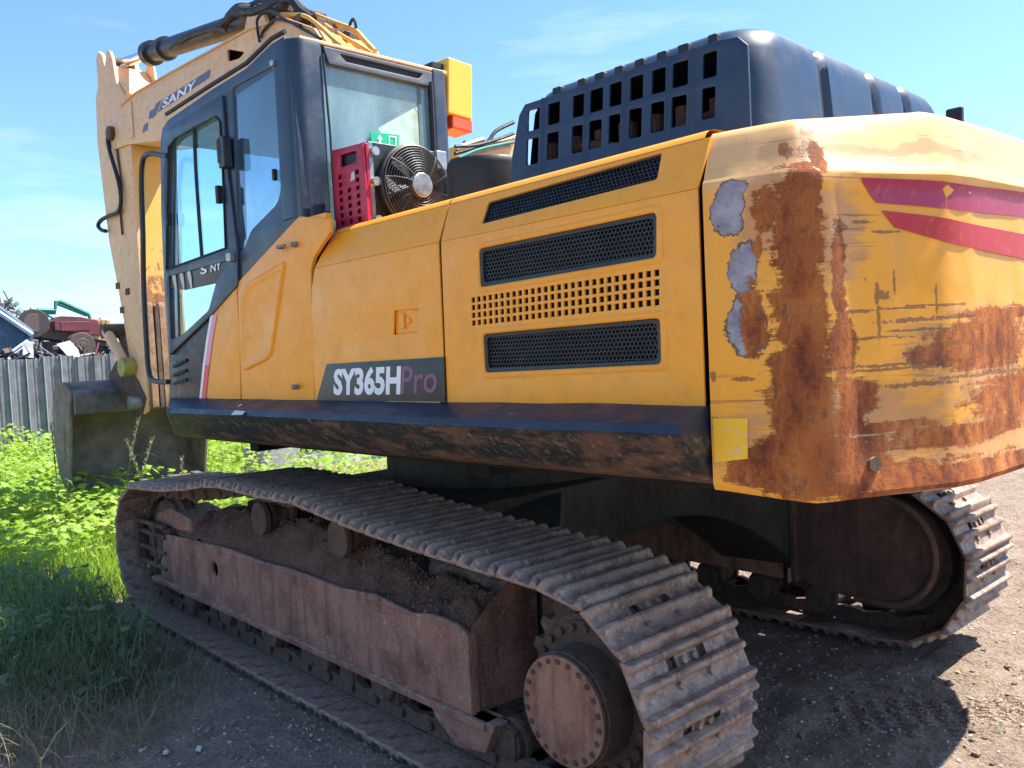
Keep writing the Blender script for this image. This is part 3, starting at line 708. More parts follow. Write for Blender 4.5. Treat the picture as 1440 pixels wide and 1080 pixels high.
uvl=me.uv_layers.new(name='UVMap')
for lp in me.loops: uvl.data[lp.index].uv=UVs[lp.vertex_index]
CW=fin('counterweight',me,CWM,EX,True,35,up=True,label='yellow counterweight with rusted scraped corner and red stripes')
def cwpt(px,py,off=.004):
    u,z=cwuv(px,py); i=0
    while i<len(us)-2 and us[i+1]<u: i+=1
    s=(u-us[i])/(us[i+1]-us[i]); p=samp[i].lerp(samp[i+1],s); nn=nrm[i]
    rec=0
    if u>.10 and z<2.225: rec=.014*min(1,(u-.10)/.05)*min(1,(2.225-z)/.03)*min(1,max(0,(z-1.28)/.1))
    dd=.006*noise.noise(Vector((u*2.2,z*2.2,1)))+.002*noise.noise(Vector((u*9,z*9,4)))
    p=p+nn*(rec+dd-off); return Vector((p.x,p.y,z))
def decal(name,top,bot,mat,cuts=14):
    V=[];F=[]
    T=[Vector(p) for p in top];B=[Vector(p) for p in bot]
    def samplel(L_,t):
        s=t*(len(L_)-1); i=min(int(s),len(L_)-2); return L_[i].lerp(L_[i+1],s-i)
    for i in range(cuts+1):
        a=samplel(T,i/cuts);b=samplel(B,i/cuts)
        for j in range(5): q=a.lerp(b,j/4); V.append(cwpt(q.x,q.y))
    for i in range(cuts):
        for j in range(4): F.append((i*5+j,i*5+j+1,(i+1)*5+j+1,(i+1)*5+j))
    return mk(name,V,F,mat,CW,ang=60)
decal('faded_red_stripe',[(1210,250),(1320,254),(1426,268),(1500,282)],[(1236,284),(1320,291),(1440,304),(1500,313)],M['magenta'])
decal('red_stripe',[(1243,295),(1330,305),(1440,328),(1500,342)],[(1262,319),(1330,338),(1440,363),(1500,378)],M['red'])
# yellow label remnant low on the side
mb=MB(); q=[cwpt(*p,off=.003) for p in ((1003,588),(1052,588),(1052,645),(1006,650))]; mk('yellow_sticker',q,[(0,1,2,3)],flat('bright_yellow_sticker',(1.0,.52,.01),.5,0,.95,(.70,.52,.38)),CW,smooth=False)
# lifting lug on top right
mb=MB(); q=on(1338,150,0,-2.45); mb.prism([(q.y-.035,2.40),(q.y+.05,2.40),(q.y+.0,q.z-.01),(q.y-.03,q.z+.0)],0,-2.50,-2.42); mb.go('lifting_lug',M['black'],EX,up=True,bevel=.008)
# bolt in the lower rusted face
q=cwpt(1232,653,-.0); q0=cwpt(1232,653,.012); mb=MB(); mb.cyl(q,q0,.022,16); mb.go('plug_bolt',M['rustbar'],CW)
# ================================================================== ENGINE COVER
YC=1.05
def cm_(y): return lambda a,b,c:(a,y+c,b)
cols=[(-1.368,-1.432),(-1.49,-1.55),(-1.632,-1.684),(-1.725,-1.785),(-1.828,-1.880),(-1.930,-1.985),(-2.035,-2.09),(-2.130,-2.190),(-2.262,-2.312)]
hol=[]
for a,b in cols:
    hol.append(rpoly([(a+.004,2.706),(b-.004,2.704),(b-.004,2.796),(a+.004,2.797)],.006,2)); hol.append(rpoly([(a+.006,2.558),(b,2.555),(b,2.668),(a+.006,2.672)],.006,2))
def cov_y(z): return YC-(max(0,z-2.42)*.10)
out=[(-1.262,2.40),(-1.272,2.62),(-1.31,2.79),(-1.345,2.83),(-2.32,2.83),(-2.40,2.82),(-2.44,2.78),(-2.46,2.40)]
CV=plate('engine_cover',out,hol,lambda a,b,c:(a,cov_y(b)-.006+c,b),M['cover'],EX,.012,.002,up=True,label='navy steel engine cover with two rows of rectangular vents')
# shell: rounded strip from side to top, rear face with pressed ribs, right side
def shell():
    mb=MB()
    zt=2.872
    # plan outline rings (superellipse-like rounded box), from left wall up to the top
    def ring(ins,z,n=10,x0=-1.268,x1=-2.50,y0=1.05,y1=-.86,rc=.16):
        pts=[]
        yy0=y0-ins*1.0; yy1=y1+ins*1.3; xx0=x0-ins; xx1=x1+ins*.8
        r=rc
        cs=[(xx1+r,yy0-r,90,180),(xx1+r,yy1+r,180,270),(xx0-r,yy1+r,270,360),(xx0-r,yy0-r,0,90)]
        for cx_,cy_,a0,a1 in cs:
            for k in range(n+1):
                A=math.radians(a0+(a1-a0)*k/n); pts.append((cx_+r*math.cos(A),cy_+r*math.sin(A)))
        return pts
    lv=[(0,2.40),(.012,2.50),(.022,2.60),(.032,2.70),(.042,2.79),(.055,2.825),(.075,2.858),(.10,2.878),(.15,2.888)]
    rings=[ring(i,z) for i,z in lv]; n=len(rings[0])
    # subdivide long spans so that ribs can be pressed in
    def dens(r):
        o=[]
        for i in range(len(r)):
            a=Vector(r[i]);b=Vector(r[(i+1)%len(r)]); k=max(1,round((b-a).length/.02)) if (b-a).length>.06 else 1
            for j in range(k): o.append(a+(b-a)*j/k)
        return o
    D=[dens(r) for r in rings]; n=min(len(d) for d in D)
    # resample each ring evenly to same count using arclength
    def resamp(r,n):
        r=[Vector(p) for p in r]; L_=[0]
        for i in range(len(r)): L_.append(L_[-1]+(r[(i+1)%len(r)]-r[i]).length)
        o=[];k=0
        for i in range(n):
            s=L_[-1]*i/n
            while L_[k+1]<s: k+=1
            t=(s-L_[k])/max(1e-9,L_[k+1]-L_[k]); o.append(r[k].lerp(r[(k+1)%len(r)],t))
        return o
    n=300; D=[resamp(r,n) for r in rings]
    ribs=[.50,.03,-.31]
    for d,(ins,z) in zip(D,lv):
        for p in d:
            x,y=p; zz=z
            if x<-2.2:
                for c in ribs:
                    k=max(0,1-abs(y-c)/.040); dd=min(1,k*2.5)*.024
                    x+=dd*(1 if z<2.84 else .3); zz-=dd*(.7 if z>2.80 else 0)
            mb.V.append((x,y,zz))
    skip=lambda i:False
    for r in range(len(D)-1):
        for i in range(n):
            j=(i+1)%n
            a=mb.V[r*n+i];b=mb.V[(r+1)*n+j]
            if a[1]>.98 and b[1]>.96 and -2.39<a[0]<-1.29 and a[2]<2.82: continue   # left wall is the vented plate
            mb.F.append((r*n+i,r*n+j,(r+1)*n+j,(r+1)*n+i))
    k=(len(D)-1)*n; mb.F.append(tuple(k+i for i in range(n)))
    return mb
sh_=shell().go('cover_shell',M['cover'],CV,ang=50)
# pressed vertical folds between vents and notched top edge
for x in (-1.455,-1.70,-1.90,-2.11,-2.215):
    mb=MB(); 
    for z0,z1 in ((2.43,2.83),):
        a=[(x+.011,cov_y(z0)-.001,z0),(x,cov_y(z0)+.010,z0),(x-.011,cov_y(z0)-.001,z0),(x+.011,cov_y(z1)-.001,z1),(x,cov_y(z1)+.010,z1),(x-.011,cov_y(z1)-.001,z1)]
        mb.add(a,[(0,1,4,3),(1,2,5,4),(3,4,5),(0,2,1)])
    mb.go('fold',M['cover'],CV,ang=80)
for a,b in cols[1:]:
    mb=MB(); mb.box(b+.006,a-.006,cov_y(2.85)-.050,cov_y(2.85)-.012,2.82,2.866); mb.go('top_slot',M['black'],CV,bevel=.006)
# engine bits seen through the vents
mb=MB(); mb.box(-2.3,-1.45,.35,.80,2.40,2.62); 
for k in range(7): mb.cyl((-1.4-k*.14,.9,2.45),(-1.4-k*.14,.9,2.66),.03+.01*(k%2),10)
mb.tube(smoothpath([(-1.35,.93,2.5),(-1.6,.95,2.6),(-1.9,.94,2.55),(-2.3,.9,2.62)]),.02,8); mb.go('engine_block',M['under'],EX,up=True)
# dark folded steps behind rear of cover
for c in (.50,.03,-.31):
    mb=MB(); V=[]
    for ins,z in ((0,2.42),(.012,2.50),(.022,2.60),(.032,2.70),(.042,2.79),(.050,2.815)):
        xx=-2.5+ins*.8+.024-.003; V+=[(xx,c-.011,z),(xx,c+.006,z)]
    mb.add(V,[(2*i,2*i+1,2*i+3,2*i+2) for i in range(5)]); mb.go('rear_slot',M['black'],CV)
# ================================================================== CAB
YS=1.462
def cpx(l,y=YS): return pxz(l,y)
cab_out=cpx([(398,51),(380,62),(345,96),(295,127),(236,168),(228,180),(225,200),(226,300),(231,420),(237,505),(297,447),(334,403),(400,331),(426,307),(418,200),(409,100)])
win_r=rpoly(cpx([(327,124),(383,93),(388,130),(394,268),(389,286),(352,324),(343,350),(335,352)]),.03)
door_hole=rpoly(cpx([(236,190),(310,143),(318,250),(330,352),(331,398),(297,438),(243,490),(237,400),(233,280)]),.02)
CB=plate('cab',cab_out,[win_r,door_hole],lambda a,b,c:(a,YS-.03+c,b),M['navy'],EX,.06,.008,up=True,label='blue black operator cab')
g1=plate('side_window',[(p[0],p[1]) for p in rpoly(cpx([(325,122),(385,91),(390,130),(396,268),(390,289),(352,327),(342,353),(333,354)]),.03)],[],lambda a,b,c:(a,YS-.012+c,b),M['glass_side'],CB,.006,.0008)
# roof
zf,zr=3.245,3.362
rf=MB()
prof=[(q.x,q.z) for q in [on(px,py,1,YS) for px,py in ((398,51),(380,62),(345,96),(295,127),(236,168),(228,180))]]
poly=prof+[(prof[-1][0],prof[-1][1]-.10),(-.12,3.24),(-.18,3.30),(-.18,3.355)]
rf.prism(poly,1,.50,1.455); rf.go('roof',M['navy'],CB,bevel=.015)
mb=MB(); q=[on(px,py,1,YS) for px,py in ((398,47),(380,57),(345,91),(295,122),(232,163))]
mb.tube([(v.x,1.452,v.z+.012) for v in q],.012,8); mb.go('roof_gutter',M['black'],CB)
# right wall with window
plate('right_wall',cab_out,[rpoly([(.0,2.45),(1.25,2.0),(1.30,3.10),(.0,3.24)],.05)],lambda a,b,c:(a,.49+c,b),M['navy'],CB,.04,.004)
plate('right_window',[(.02,2.45),(1.26,2.0),(1.31,3.12),(.02,3.25)],[],lambda a,b,c:(a,.485+c,b),M['glass_far'],CB,.006,.0005)
# windscreen
def fm(a,b,c): # a=y,b=z on the slightly raked front
    return (1.50-(b-1.9)*.10+c,a,b)
plate('windscreen_frame',[(.49,1.70),(1.44,1.70),(1.44,3.22),(.49,3.22)],[rpoly([(.54,1.80),(1.39,1.80),(1.39,3.16),(.54,3.16)],.04)],fm,M['navy'],CB,.04,.004)
plate('windscreen',[(.53,1.79),(1.40,1.79),(1.40,3.17),(.53,3.17)],[],fm,M['glass_far'],CB,.006,.0005)
# rear wall: everything on the plane x=-.185
XR_=-.185
def ryz(px,py,x=XR_): q=on(px,py,0,x); return (q.y,q.z)
def rm_(x): return lambda a,b,c:(x-c,a,b)
rear_out=[(1.40,1.60),(.50,1.60),(.50,3.36),(1.40,3.36)]
gw=rpoly([ryz(453,84),ryz(607,124),(ryz(607,124)[0]+.0,2.44),(1.262,2.44)],.02)
plate('rear_wall',rear_out,[gw],rm_(XR_+.025),M['navy'],CB,.03,.003)
plate('rear_window',rpoly([(1.29,2.42),(.55,2.42),(.55,3.29),(1.29,3.30)],.03),[],rm_(XR_+.012),M['glass_rear'],CB,.006,.0008)
# lighter header trim with long slot
hd=[(1.285,3.345),(1.255,3.262),(.585,3.262),(.555,3.345)]
plate('rear_header',rpoly(hd,.01),[rpoly([(1.19,3.325),(1.15,3.290),(.67,3.290),(.64,3.325)],.012)],rm_(XR_-.012),plain('grey_trim',(.10,.11,.125),.5,0,.2),CB,.02,.003)
mb=MB(); mb.box(-.19,-.165,.60,1.22,3.285,3.33); mb.go('header_slot',M['black'],CB)
mb=MB(); mb.box(-.205,.15,.46,1.42,3.352,3.372); mb.go('roof_edge',M['boom'],CB,bevel=.006)
# rounded corner posts
def post(pl,z0,z1,name,top=True):
    mb=MB(); n=len(pl); Z=[z0,z1-.035,z1-.01,z1]; cx=sum(p[0] for p in pl)/n; cy=sum(p[1] for p in pl)/n
    for i,z in enumerate(Z):
        f=[1,1,.93,.72][i]
        for p in pl: mb.V.append((cx+(p[0]-cx)*f,cy+(p[1]-cy)*f,z))
    for i in range(3):
        for k in range(n): mb.F.append((i*n+k,i*n+(k+1)%n,(i+1)*n+(k+1)%n,(i+1)*n+k))
    mb.F.append(tuple(3*n+k for k in range(n))); mb.F.append(tuple(range(n)))
    return mb.go(name,M['navy'],CB,ang=40)
post(rpoly([(-.02,1.478),(-.155,1.470),(-.212,1.425),(-.218,1.30),(-.17,1.28),(-.02,1.38)],.03,4),2.475,3.368,'corner_post')
post(rpoly([(-.02,.462),(-.19,.462),(-.212,.49),(-.216,.575),(-.17,.59),(-.02,.55)],.02,4),2.30,3.375,'corner_post')
mb=MB(); mb.tube([(-.222,1.30,3.30),(-.225,1.285,2.9),(-.222,1.28,2.46)],.006,6); mb.go('window_seal',M['black'],CB); mb=MB(); mb.tube([(-.222,.60,3.28),(-.222,.60,2.46)],.012,6); mb.go('window_seal',M['black'],CB)
# ---- door ----
d_out=rpoly(cpx([(229,184),(312,133),(320,245),(333,350),(334,401),(297,443),(238,500),(232,400),(226,260)],1.478),.02)
d_up=rpoly(cpx([(237,207),(246,195),(302,164),(309,171),(313,240),(317,349),(234,379),(235,290)],1.478),.025)
d_lo=rpoly(cpx([(237,389),(322,366),(303,399),(293,436),(258,469),(240,478)],1.478),.02)
DR=plate('cab_door',d_out,[d_up,d_lo],lambda a,b,c:(a,1.478-.012+c,b),M['navy'],EX,.024,.004,up=True,label='glazed cab door with black frame')
plate('door_window',rpoly(cpx([(235,200),(246,192),(302,161),(311,170),(315,240),(319,351),(233,381),(233,290)],1.478),.02),[],lambda a,b,c:(a,1.464+c,b),M['glass_door'],DR,.006,.0006)
plate('door_lower_window',cpx([(235,387),(324,364),(304,399),(295,438),(258,471),(239,480)],1.478),[],lambda a,b,c:(a,1.462+c,b),M['glass_door'],DR,.006,.0006)
def seg(name,pts,r,y,mat,par,n=8,sm=True,up=False):
    P=[on(px,py,1,y) for px,py in pts]; mb=MB(); mb.tube(smoothpath(P) if sm and len(P)>2 else P,r,n); return mb.go(name,mat,par,up=up)
seg('door_mullion',[(273,178),(276,250),(284,362)],.011,1.472,M['black'],DR)
seg('window_seal',[(237,207),(246,195),(302,164),(309,171),(313,240),(317,349),(234,379),(235,290),(237,207)],.006,1.482,M['black'],DR,6,False)
# window band with lettering
bq=cpx([(236,386),(323,363),(316,376),(304,398),(258,408),(238,404)],1.478)
plate('window_band',bq,[],lambda a,b,c:(a,1.4685+c,b),M['plateblack'],DR,.002,.0002)
def cx_(px,py): q=on(px,py,1,1.474); return (q.x,q.z)
txt_px('window_lettering','S',((282,374),(291,371.5),(291,384),(282,386.5)),1.474,M['white'],DR,.02,fx=cx_)
txt_px('window_lettering','NY',((296,371),(311,367),(311,379),(296,383)),1.474,M['white'],DR,.02,fx=cx_)
# vertical reflections on the glass, painted as pale stripes
for k in range(3):
    x=242+k*11
    strip([(x,388),(x+2,400),(x+6,414)],[(x+5,387),(x+7,399),(x+8,414)],M['paper'],DR,'reflection_stripe',1.4745)
# hinges + handle + small mirror grip
def blk(name,px,py,w_,h_,d_,y,mat,par,up=False):
    q=on(px,py,1,y); mb=MB(); mb.box(q.x-w_/2,q.x+w_/2,y-.005,y+d_,q.z-h_/2,q.z+h_/2); return mb.go(name,mat,par,bevel=.006,up=up)
blk('hinge',321,215,.07,.17,.045,1.48,M['blackmetal'],DR); blk('hinge_plate',318,214,.03,.13,.05,1.48,M['under'],DR)
blk('door_handle',311,274,.03,.10,.03,1.485,M['black'],DR); blk('window_latch',240,308,.03,.08,.03,1.485,M['black'],DR)
blk('rubber_stop',388,246,.022,.06,.02,1.462,M['black'],CB); blk('cab_lamp_bracket',388,90,.03,.03,.03,1.462,M['alu'],CB)
blk('hinge',327,362,.05,.05,.03,1.48,M['alu'],DR)
# grab rail
rp=[(236,219),(228,218),(210,216),(201,226),(199,261),(201,330),(202,400),(206,480),(209,520),(216,535),(237,537)]
seg('grab_rail',rp,.017,1.56,M['blackmetal'],CB,10)
# cab interior
SE=MB(); SE.box(.25,.75,.75,1.2,2.0,2.14); SE.go('seat',M['seatmat'],CB,bevel=.04)
SE=MB(); SE.box(.14,.28,.76,1.18,2.1,2.72,Matrix.Rotation(math.radians(-8),3,'Y')); SE.box(.10,.2,.86,1.08,2.74,2.93,Matrix.Rotation(math.radians(-8),3,'Y')); SE.go('seat_back',M['seatmat'],CB,bevel=.04)
SE=MB(); SE.box(-.15,1.4,.53,1.42,1.58,1.72); SE.box(.35,.9,1.22,1.36,1.8,2.15); SE.box(.35,.9,.56,.68,1.8,2.15); SE.box(1.15,1.38,.60,.80,1.7,2.2); SE.go('console',M['dark'],CB,bevel=.02)
SE=MB(); SE.box(-.16,.10,.53,1.42,1.7,2.40); SE.go('rear_shelf',M['seatmat'],CB,bevel=.02)
SE=MB(); SE.tube([(.8,1.29,2.1),(.84,1.29,2.28),(.85,1.28,2.36)],.018); SE.tube([(1.2,1.0,1.7),(1.1,.99,2.1),(1.08,.98,2.3)],.014); SE.go('control_lever',M['black'],CB)
# yellow warning box on right rear
mb=MB(); mb.box(-.19,-.02,.255,.445,3.13,3.46,Matrix.Rotation(math.radians(4),3,'X')); lb=mb.go('warning_lamp',M['amber'],EX,up=True,bevel=.012,label='yellow box with red lower end beside the cab roof')
mb=MB(); mb.box(-.185,-.025,.262,.42,3.055,3.132,Matrix.Rotation(math.radians(4),3,'X')); mb.go('red_lens',M['redplastic'],lb,bevel=.01)
mb=MB(); mb.box(-.15,-.05,.40,.52,3.40,3.43); mb.go('lamp_bracket',M['black'],lb)
# ================================================================== things standing on the hood
def UP(p): return Matrix.Rotation(PHI,3,'Z')@Vector(p)
FAN=root('condenser_unit',(0,0,0),'black condenser with round wire fan guard standing on hood behind the cab','fan unit'); FAN.rotation_euler.z=PHI
mb=MB(); mb.box(-.545,-.30,.845,1.285,2.415,2.80); mb.go('radiator_core',M['blackmetal'],FAN,bevel=.008)
mb=MB(); mb.box(-.56,-.53,1.270,1.292,2.40,2.79); mb.box(-.56,-.53,.83,.85,2.40,2.79); mb.go('side_channel',M['alu'],FAN)
mb=MB(); mb.box(-.60,-.54,.835,.90,2.70,2.79); mb.go('corner_bracket',M['alu'],FAN,bevel=.004)
for yy,zz in ((1.268,2.745),(1.268,2.415),(1.270,2.60)):
    mb=MB(); mb.cyl((-.585,yy,zz),(-.55,yy,zz),.022,14); mb.go('hose_fitting',M['alu'],FAN)
fc=Vector((-.60,1.035,2.595)); R0=.200
mb=MB()
for i in range(12):
    rr=R0*(.30+.70*i/11); dx=-.035*(1-(i/11)**2)
    mb.tube([(fc.x+dx,fc.y+rr*math.cos(a),fc.z+rr*math.sin(a)) for a in [2*math.pi*k/48 for k in range(48)]],.0016 if i<11 else .004,5,True)
for k in range(12):
    a=2*math.pi*k/12+.15
    mb.tube([(fc.x-.035*(1-t*t)-.002,fc.y+R0*t*math.cos(a+.25*(1-t)),fc.z+R0*t*math.sin(a+.25*(1-t))) for t in (.28,.5,.75,1.0)],.0026,5)
gd=mb.go('fan_guard',plain('guard_wire',(.06,.06,.062),.5,.3),FAN); gd['label']='round wire fan guard'
mb=MB(); mb.cyl((fc.x-.045,fc.y,fc.z),(fc.x-.010,fc.y,fc.z),.062,28); mb.go('fan_motor',M['alu'],FAN,bevel=.008)
# shroud ring
mb=MB(); n=40
for (r,x) in ((.215,-.548),(.215,-.585),(.205,-.592),(.200,-.585),(.200,-.545)):
    for k in range(n): mb.V.append((x,fc.y+r*math.cos(2*math.pi*k/n),fc.z+r*math.sin(2*math.pi*k/n)))
for r in range(4):
    for k in range(n): mb.F.append((r*n+k,r*n+(k+1)%n,(r+1)*n+(k+1)%n,(r+1)*n+k))
mb.go('fan_shroud',M['black'],FAN)
for k in range(7):
    a=2*math.pi*k/7; mb=MB(); V=[]
    for t,wd,tw in ((.25,.25,.02),(.6,.32,.015),(.95,.30,.010)):
        for s in (-1,1): V.append((fc.x+.022+s*tw,fc.y+R0*.95*t*math.cos(a+s*wd),fc.z+R0*.95*t*math.sin(a+s*wd)))
    mb.add(V,[(0,1,3,2),(2,3,5,4)]); mb.go('fan_blade',M['black'],FAN)
mb=MB(); mb.box(-.60,-.30,.86,1.27,2.40,2.418); mb.go('base_rail',M['steel'],FAN)
# red perforated bracket/crate
CRT=root('red_crate',(0,0,0),'red perforated plastic crate standing upright beside the round fan','crate'); CRT.rotation_euler.z=PHI
co=[(-.287,2.385),(-.572,2.385),(-.555,2.782),(-.290,2.797)]
hs=[rpoly([(-.36,2.70),(-.50,2.70),(-.50,2.755),(-.36,2.76)],.01)]
for i in range(3):
    for j in range(7):
        cx=-.345-.075*i; cz=2.425+.038*j
        if (i==1 and j in(5,6)): continue
        hs.append(rpoly([(cx-.016,cz-.009),(cx+.016,cz-.009),(cx+.014,cz+.010),(cx-.016,cz+.012)],.005,2))
plate('crate_side',co,hs,lambda a,b,c:(a,1.318+c,b),M['crate'],CRT,.014,.003)
mb=MB(); mb.box(-.30,-.288,1.20,1.311,2.40,2.79); mb.go('crate_end',M['crate'],CRT,bevel=.003)
mb=MB(); mb.box(-.553,-.30,1.297,1.311,2.775,2.79); mb.box(-.56,-.30,1.297,1.311,2.387,2.40); mb.box(-.565,-.55,1.295,1.311,2.39,2.78); mb.go('crate_rim',M['crate'],CRT,bevel=.003)
mb=MB(); mb.box(-.53,-.31,1.290,1.300,2.41,2.77); mb.go('crate_backing',M['blackmetal'],CRT)
# white paper on crate
q=[on(px,py,1,1.3275) for px,py in ((494,244),(498,240),(499,252),(493,255))]; mk('paper_scrap',q,[(0,1,2,3)],M['paper'],CRT,smooth=False)
# intake housing (black round drum)
mb=MB(); c=Vector((-.98,.905)); n=36
for i,(z,f) in enumerate(((2.40,1),(2.625,1),(2.645,.985),(2.655,.95),(2.658,.6),(2.66,.0))):
    for k in range(n):
        A=2*math.pi*k/n; mb.V.append((c.x+.19*f*math.cos(A),c.y+.205*f*math.sin(A),z))
for i in range(5):
    for k in range(n): mb.F.append((i*n+k,i*n+(k+1)%n,(i+1)*n+(k+1)%n,(i+1)*n+k))
mb.go('intake_drum',M['black'],EX,up=True,ang=50,label='black round air intake drum')
# paper pile + sign inside the rear window
PP=MB()
pts=[(1.24,2.42),(1.20,2.80),(1.10,2.86),(1.02,2.955),(.92,2.93),(.84,2.90),(.80,2.955),(.72,2.88),(.64,2.90),(.57,2.80),(.56,2.42)]
V=[];n=len(pts)
for i,(y,z) in enumerate(pts[1:-1]):
    for j in range(7):
        t=j/6; zz=2.42+(z-2.42)*t; V.append((-.10+.04*noise.noise(Vector((y*9,zz*9,2)))-.0*t,y+.02*noise.noise(Vector((y*7,zz*7,8))),zz))
nn=len(pts)-2
F=[(i*7+j,(i+1)*7+j,(i+1)*7+j+1,i*7+j+1) for i in range(nn-1) for j in range(6)]
pp_=mk('paper_sheet',V,F,M['paper'],None,ang=20); pp_.rotation_euler.z=PHI; tag(pp_,'crumpled pale paper and plastic sheet propped inside the cab rear window','paper')
SG=root('exit_sign',(0,0,0),'small green sign with white up arrow behind cab rear window','sign'); SG.rotation_euler.z=PHI
XS=-.168
q=[on(px,py,0,XS) for px,py in ((518,187),(558,191),(557,209),(519,202))]
mk('sign_board',[v for v in q]+[v+Vector((.006,0,0)) for v in q],[(0,1,2,3),(4,5,6,7),(0,1,5,4),(1,2,6,5),(2,3,7,6),(3,0,4,7)],M['green'],SG,smooth=False)
def sgp(u,v): return quadpt(q,u,v)+Vector((-.0025,0,0))
def sgpoly(l): return [sgp(u,v) for u,v in l]
mk('arrow',sgpoly([(.20,.55),(.30,.15),(.40,.55),(.34,.55),(.34,.95),(.26,.95),(.26,.55)]),[(0,1,2,3,4,5,6)],M['white'],SG,smooth=False)
mk('door_symbol',sgpoly([(.62,.15),(.90,.15),(.90,.9),(.62,.9)])+sgpoly([(.66,.25),(.86,.25),(.86,.9),(.66,.9)]),[(0,1,5,4),(1,2,6,5),(3,0,4,7)],M['white'],SG,smooth=False)
# put sign in front of glass too faint otherwise: it is stuck on the outside
for ch in SG.children:
    for v in ch.data.vertices: v.co.x-=.022
# ================================================================== BOOM, ARM, BUCKET
YB=.25
def bx(px,py,y=YB): q=on(px,py,1,y); return (q.x,q.z)
boom_p=[(5.60,4.20),(5.56,4.33),(5.42,4.43),(5.2,4.46),(4.78,4.492),(3.9,4.475),(3.14,4.45),(2.42,4.43),(1.86,4.34),(1.49,4.16),(1.1,3.72),(.75,3.25),(.35,2.6),(.0,2.0),(-.05,1.75),(.35,1.70),(.65,2.1),(1.1,2.75),(1.6,3.15),(2.4,3.45),(3.2,3.68),(4.29,3.915),(5.1,4.04),(5.45,4.06),(5.56,4.10)]
hole_b=rpoly([bx(319,69),bx(344,73),bx(337,82),bx(320,87)],.03)
BM=plate('boom',boom_p,[hole_b],lambda a,b,c:(a,YB-.01+c,b),M['boom'],EX,.02,.002,up=True,label='faded yellow boom with dark logo panel')
mb=MB(); mb.prism([(x,z) for x,z in boom_p],1,-.25,-.23); mb.go('boom_side',M['boom'],BM)
def web(name,pts,mat):
    V=[];
    for (x,z) in pts: V+=[(x,-.235,z),(x,.235,z)]
    F=[(2*i,2*i+1,2*i+3,2*i+2) for i in range(len(pts)-1)]
    V2=[(x,y,z-.02) for x,y,z in V]; k=len(V)
    F+= [tuple(j+k for j in f) for f in F]
    return mk(name,V+V2,F,mat,BM,ang=50)
web('top_plate',[(5.15,4.452),(4.78,4.482),(3.14,4.44),(2.42,4.42),(1.86,4.33),(1.49,4.15),(1.1,3.71),(.75,3.24),(.35,2.59),(0,1.99)],M['pipe'])
web('bottom_plate',[(.35,1.73),(.65,2.13),(1.1,2.78),(1.6,3.18),(2.4,3.48),(3.2,3.71),(4.29,3.945),(5.0,4.05)],M['boom'])
mb=MB(); mb.tube([(x,.262,z-.004) for x,z in boom_p[3:10]],.008,6); mb.go('weld_edge',M['boom'],BM)
for (x0,z0,z1) in ((3.02,4.30,4.47),): pass
# vertical seams near tip
mb=MB(); 
for px in (187,): 
    a=bx(183,146);b=bx(184,203); mb.box(min(a[0],b[0])-.05,max(a[0],b[0])+.03,.252,.262,4.08,4.44)
mb.go('tip_reinforcement',M['boom'],BM,bevel=.003)
# logo panel and lettering on the boom
def bpoly(l,y=YB+.003): return [on(px,py,1,y) for px,py in l]
mk('logo_panel',bpoly([(229,140),(296,97),(294,109),(222,158)]),[(0,1,2,3)],flat('faded_navy_print',(.09,.10,.16),.5,0,.3,(.4,.3,.2)),BM,smooth=False)
lp=bpy.data.materials['faded_navy_print']
mk('logo_bar',bpoly([(219,146),(227,140),(219,162),(213,167)]),[(0,1,2,3)],lp,BM,smooth=False)
mk('logo_bar',bpoly([(210,157),(217,152),(214,165),(209,168)]),[(0,1,2,3)],lp,BM,smooth=False)
mk('logo_bar',bpoly([(202,176),(208,172),(207,183),(200,187)]),[(0,1,2,3)],lp,BM,smooth=False)
txt_px('boom_lettering','SANY',((232,139),(274,112),(274,125),(228,153)),YB+.006,M['white'],BM,.02,fx=lambda a,b:bx(a,b,YB+.006))
# cylinder bracket, hoses and pipes
mb=MB(); 
for s in (-.16,.12):
    mb=MB(); mb.prism([(2.75,4.42),(2.62,4.62),(2.50,4.66),(2.40,4.62),(2.30,4.42)],1,s,s+.04)
    mb.go('cylinder_bracket',M['boom'],BM,bevel=.005)
AC=MB(); a=Vector((3.0,0,4.70)); b=Vector((4.92,0,4.97)); dirc=(b-a).normalized()
AC.cyl(a-dirc*.55,b,.092,24); AC.cyl(b-dirc*.02,b+dirc*.08,.125,24); AC.cyl(b-dirc*.35,b-dirc*.27,.118,24); AC.cyl(a-dirc*.3,a-dirc*.22,.118,24)
ac=AC.go('arm_cylinder',M['blackmetal'],EX,up=True,ang=50,label='black hydraulic arm cylinder on top of the boom')
AC=MB(); AC.cyl(b,(5.86,0,5.10),.052,20); AC.go('cylinder_rod',M['chrome'],ac)
AC=MB(); AC.cyl((5.88,-.12,5.10),(5.88,.12,5.10),.09,20); AC.go('rod_eye',M['under'],ac)
AC=MB(); AC.tube(smoothpath([on(px,py,1,.12) for px,py in ((240,68),(262,52),(300,40),(318,42))]),.018,8); AC.tube(smoothpath([on(px,py,1,.10) for px,py in ((302,44),(312,36),(322,26),(332,18),(345,18))]),.035,8); AC.go('cylinder_hose',M['black'],ac)
def hose(name,pts,r,y,mat,par=BM): return seg(name,pts,r,y,mat,par,8)
hose('thick_hose',[(322,26),(336,12),(352,12),(372,3),(392,-4),(408,-2),(420,12),(436,24)],.045,.05,M['black'])
hose('thick_hose',[(340,16),(356,16),(378,8),(396,-2),(412,2),(424,16),(440,28)],.038,.16,M['black'])
hose('thick_hose',[(345,14),(362,6),(386,-8),(404,-8),(416,4),(430,20)],.040,-.08,M['under'])
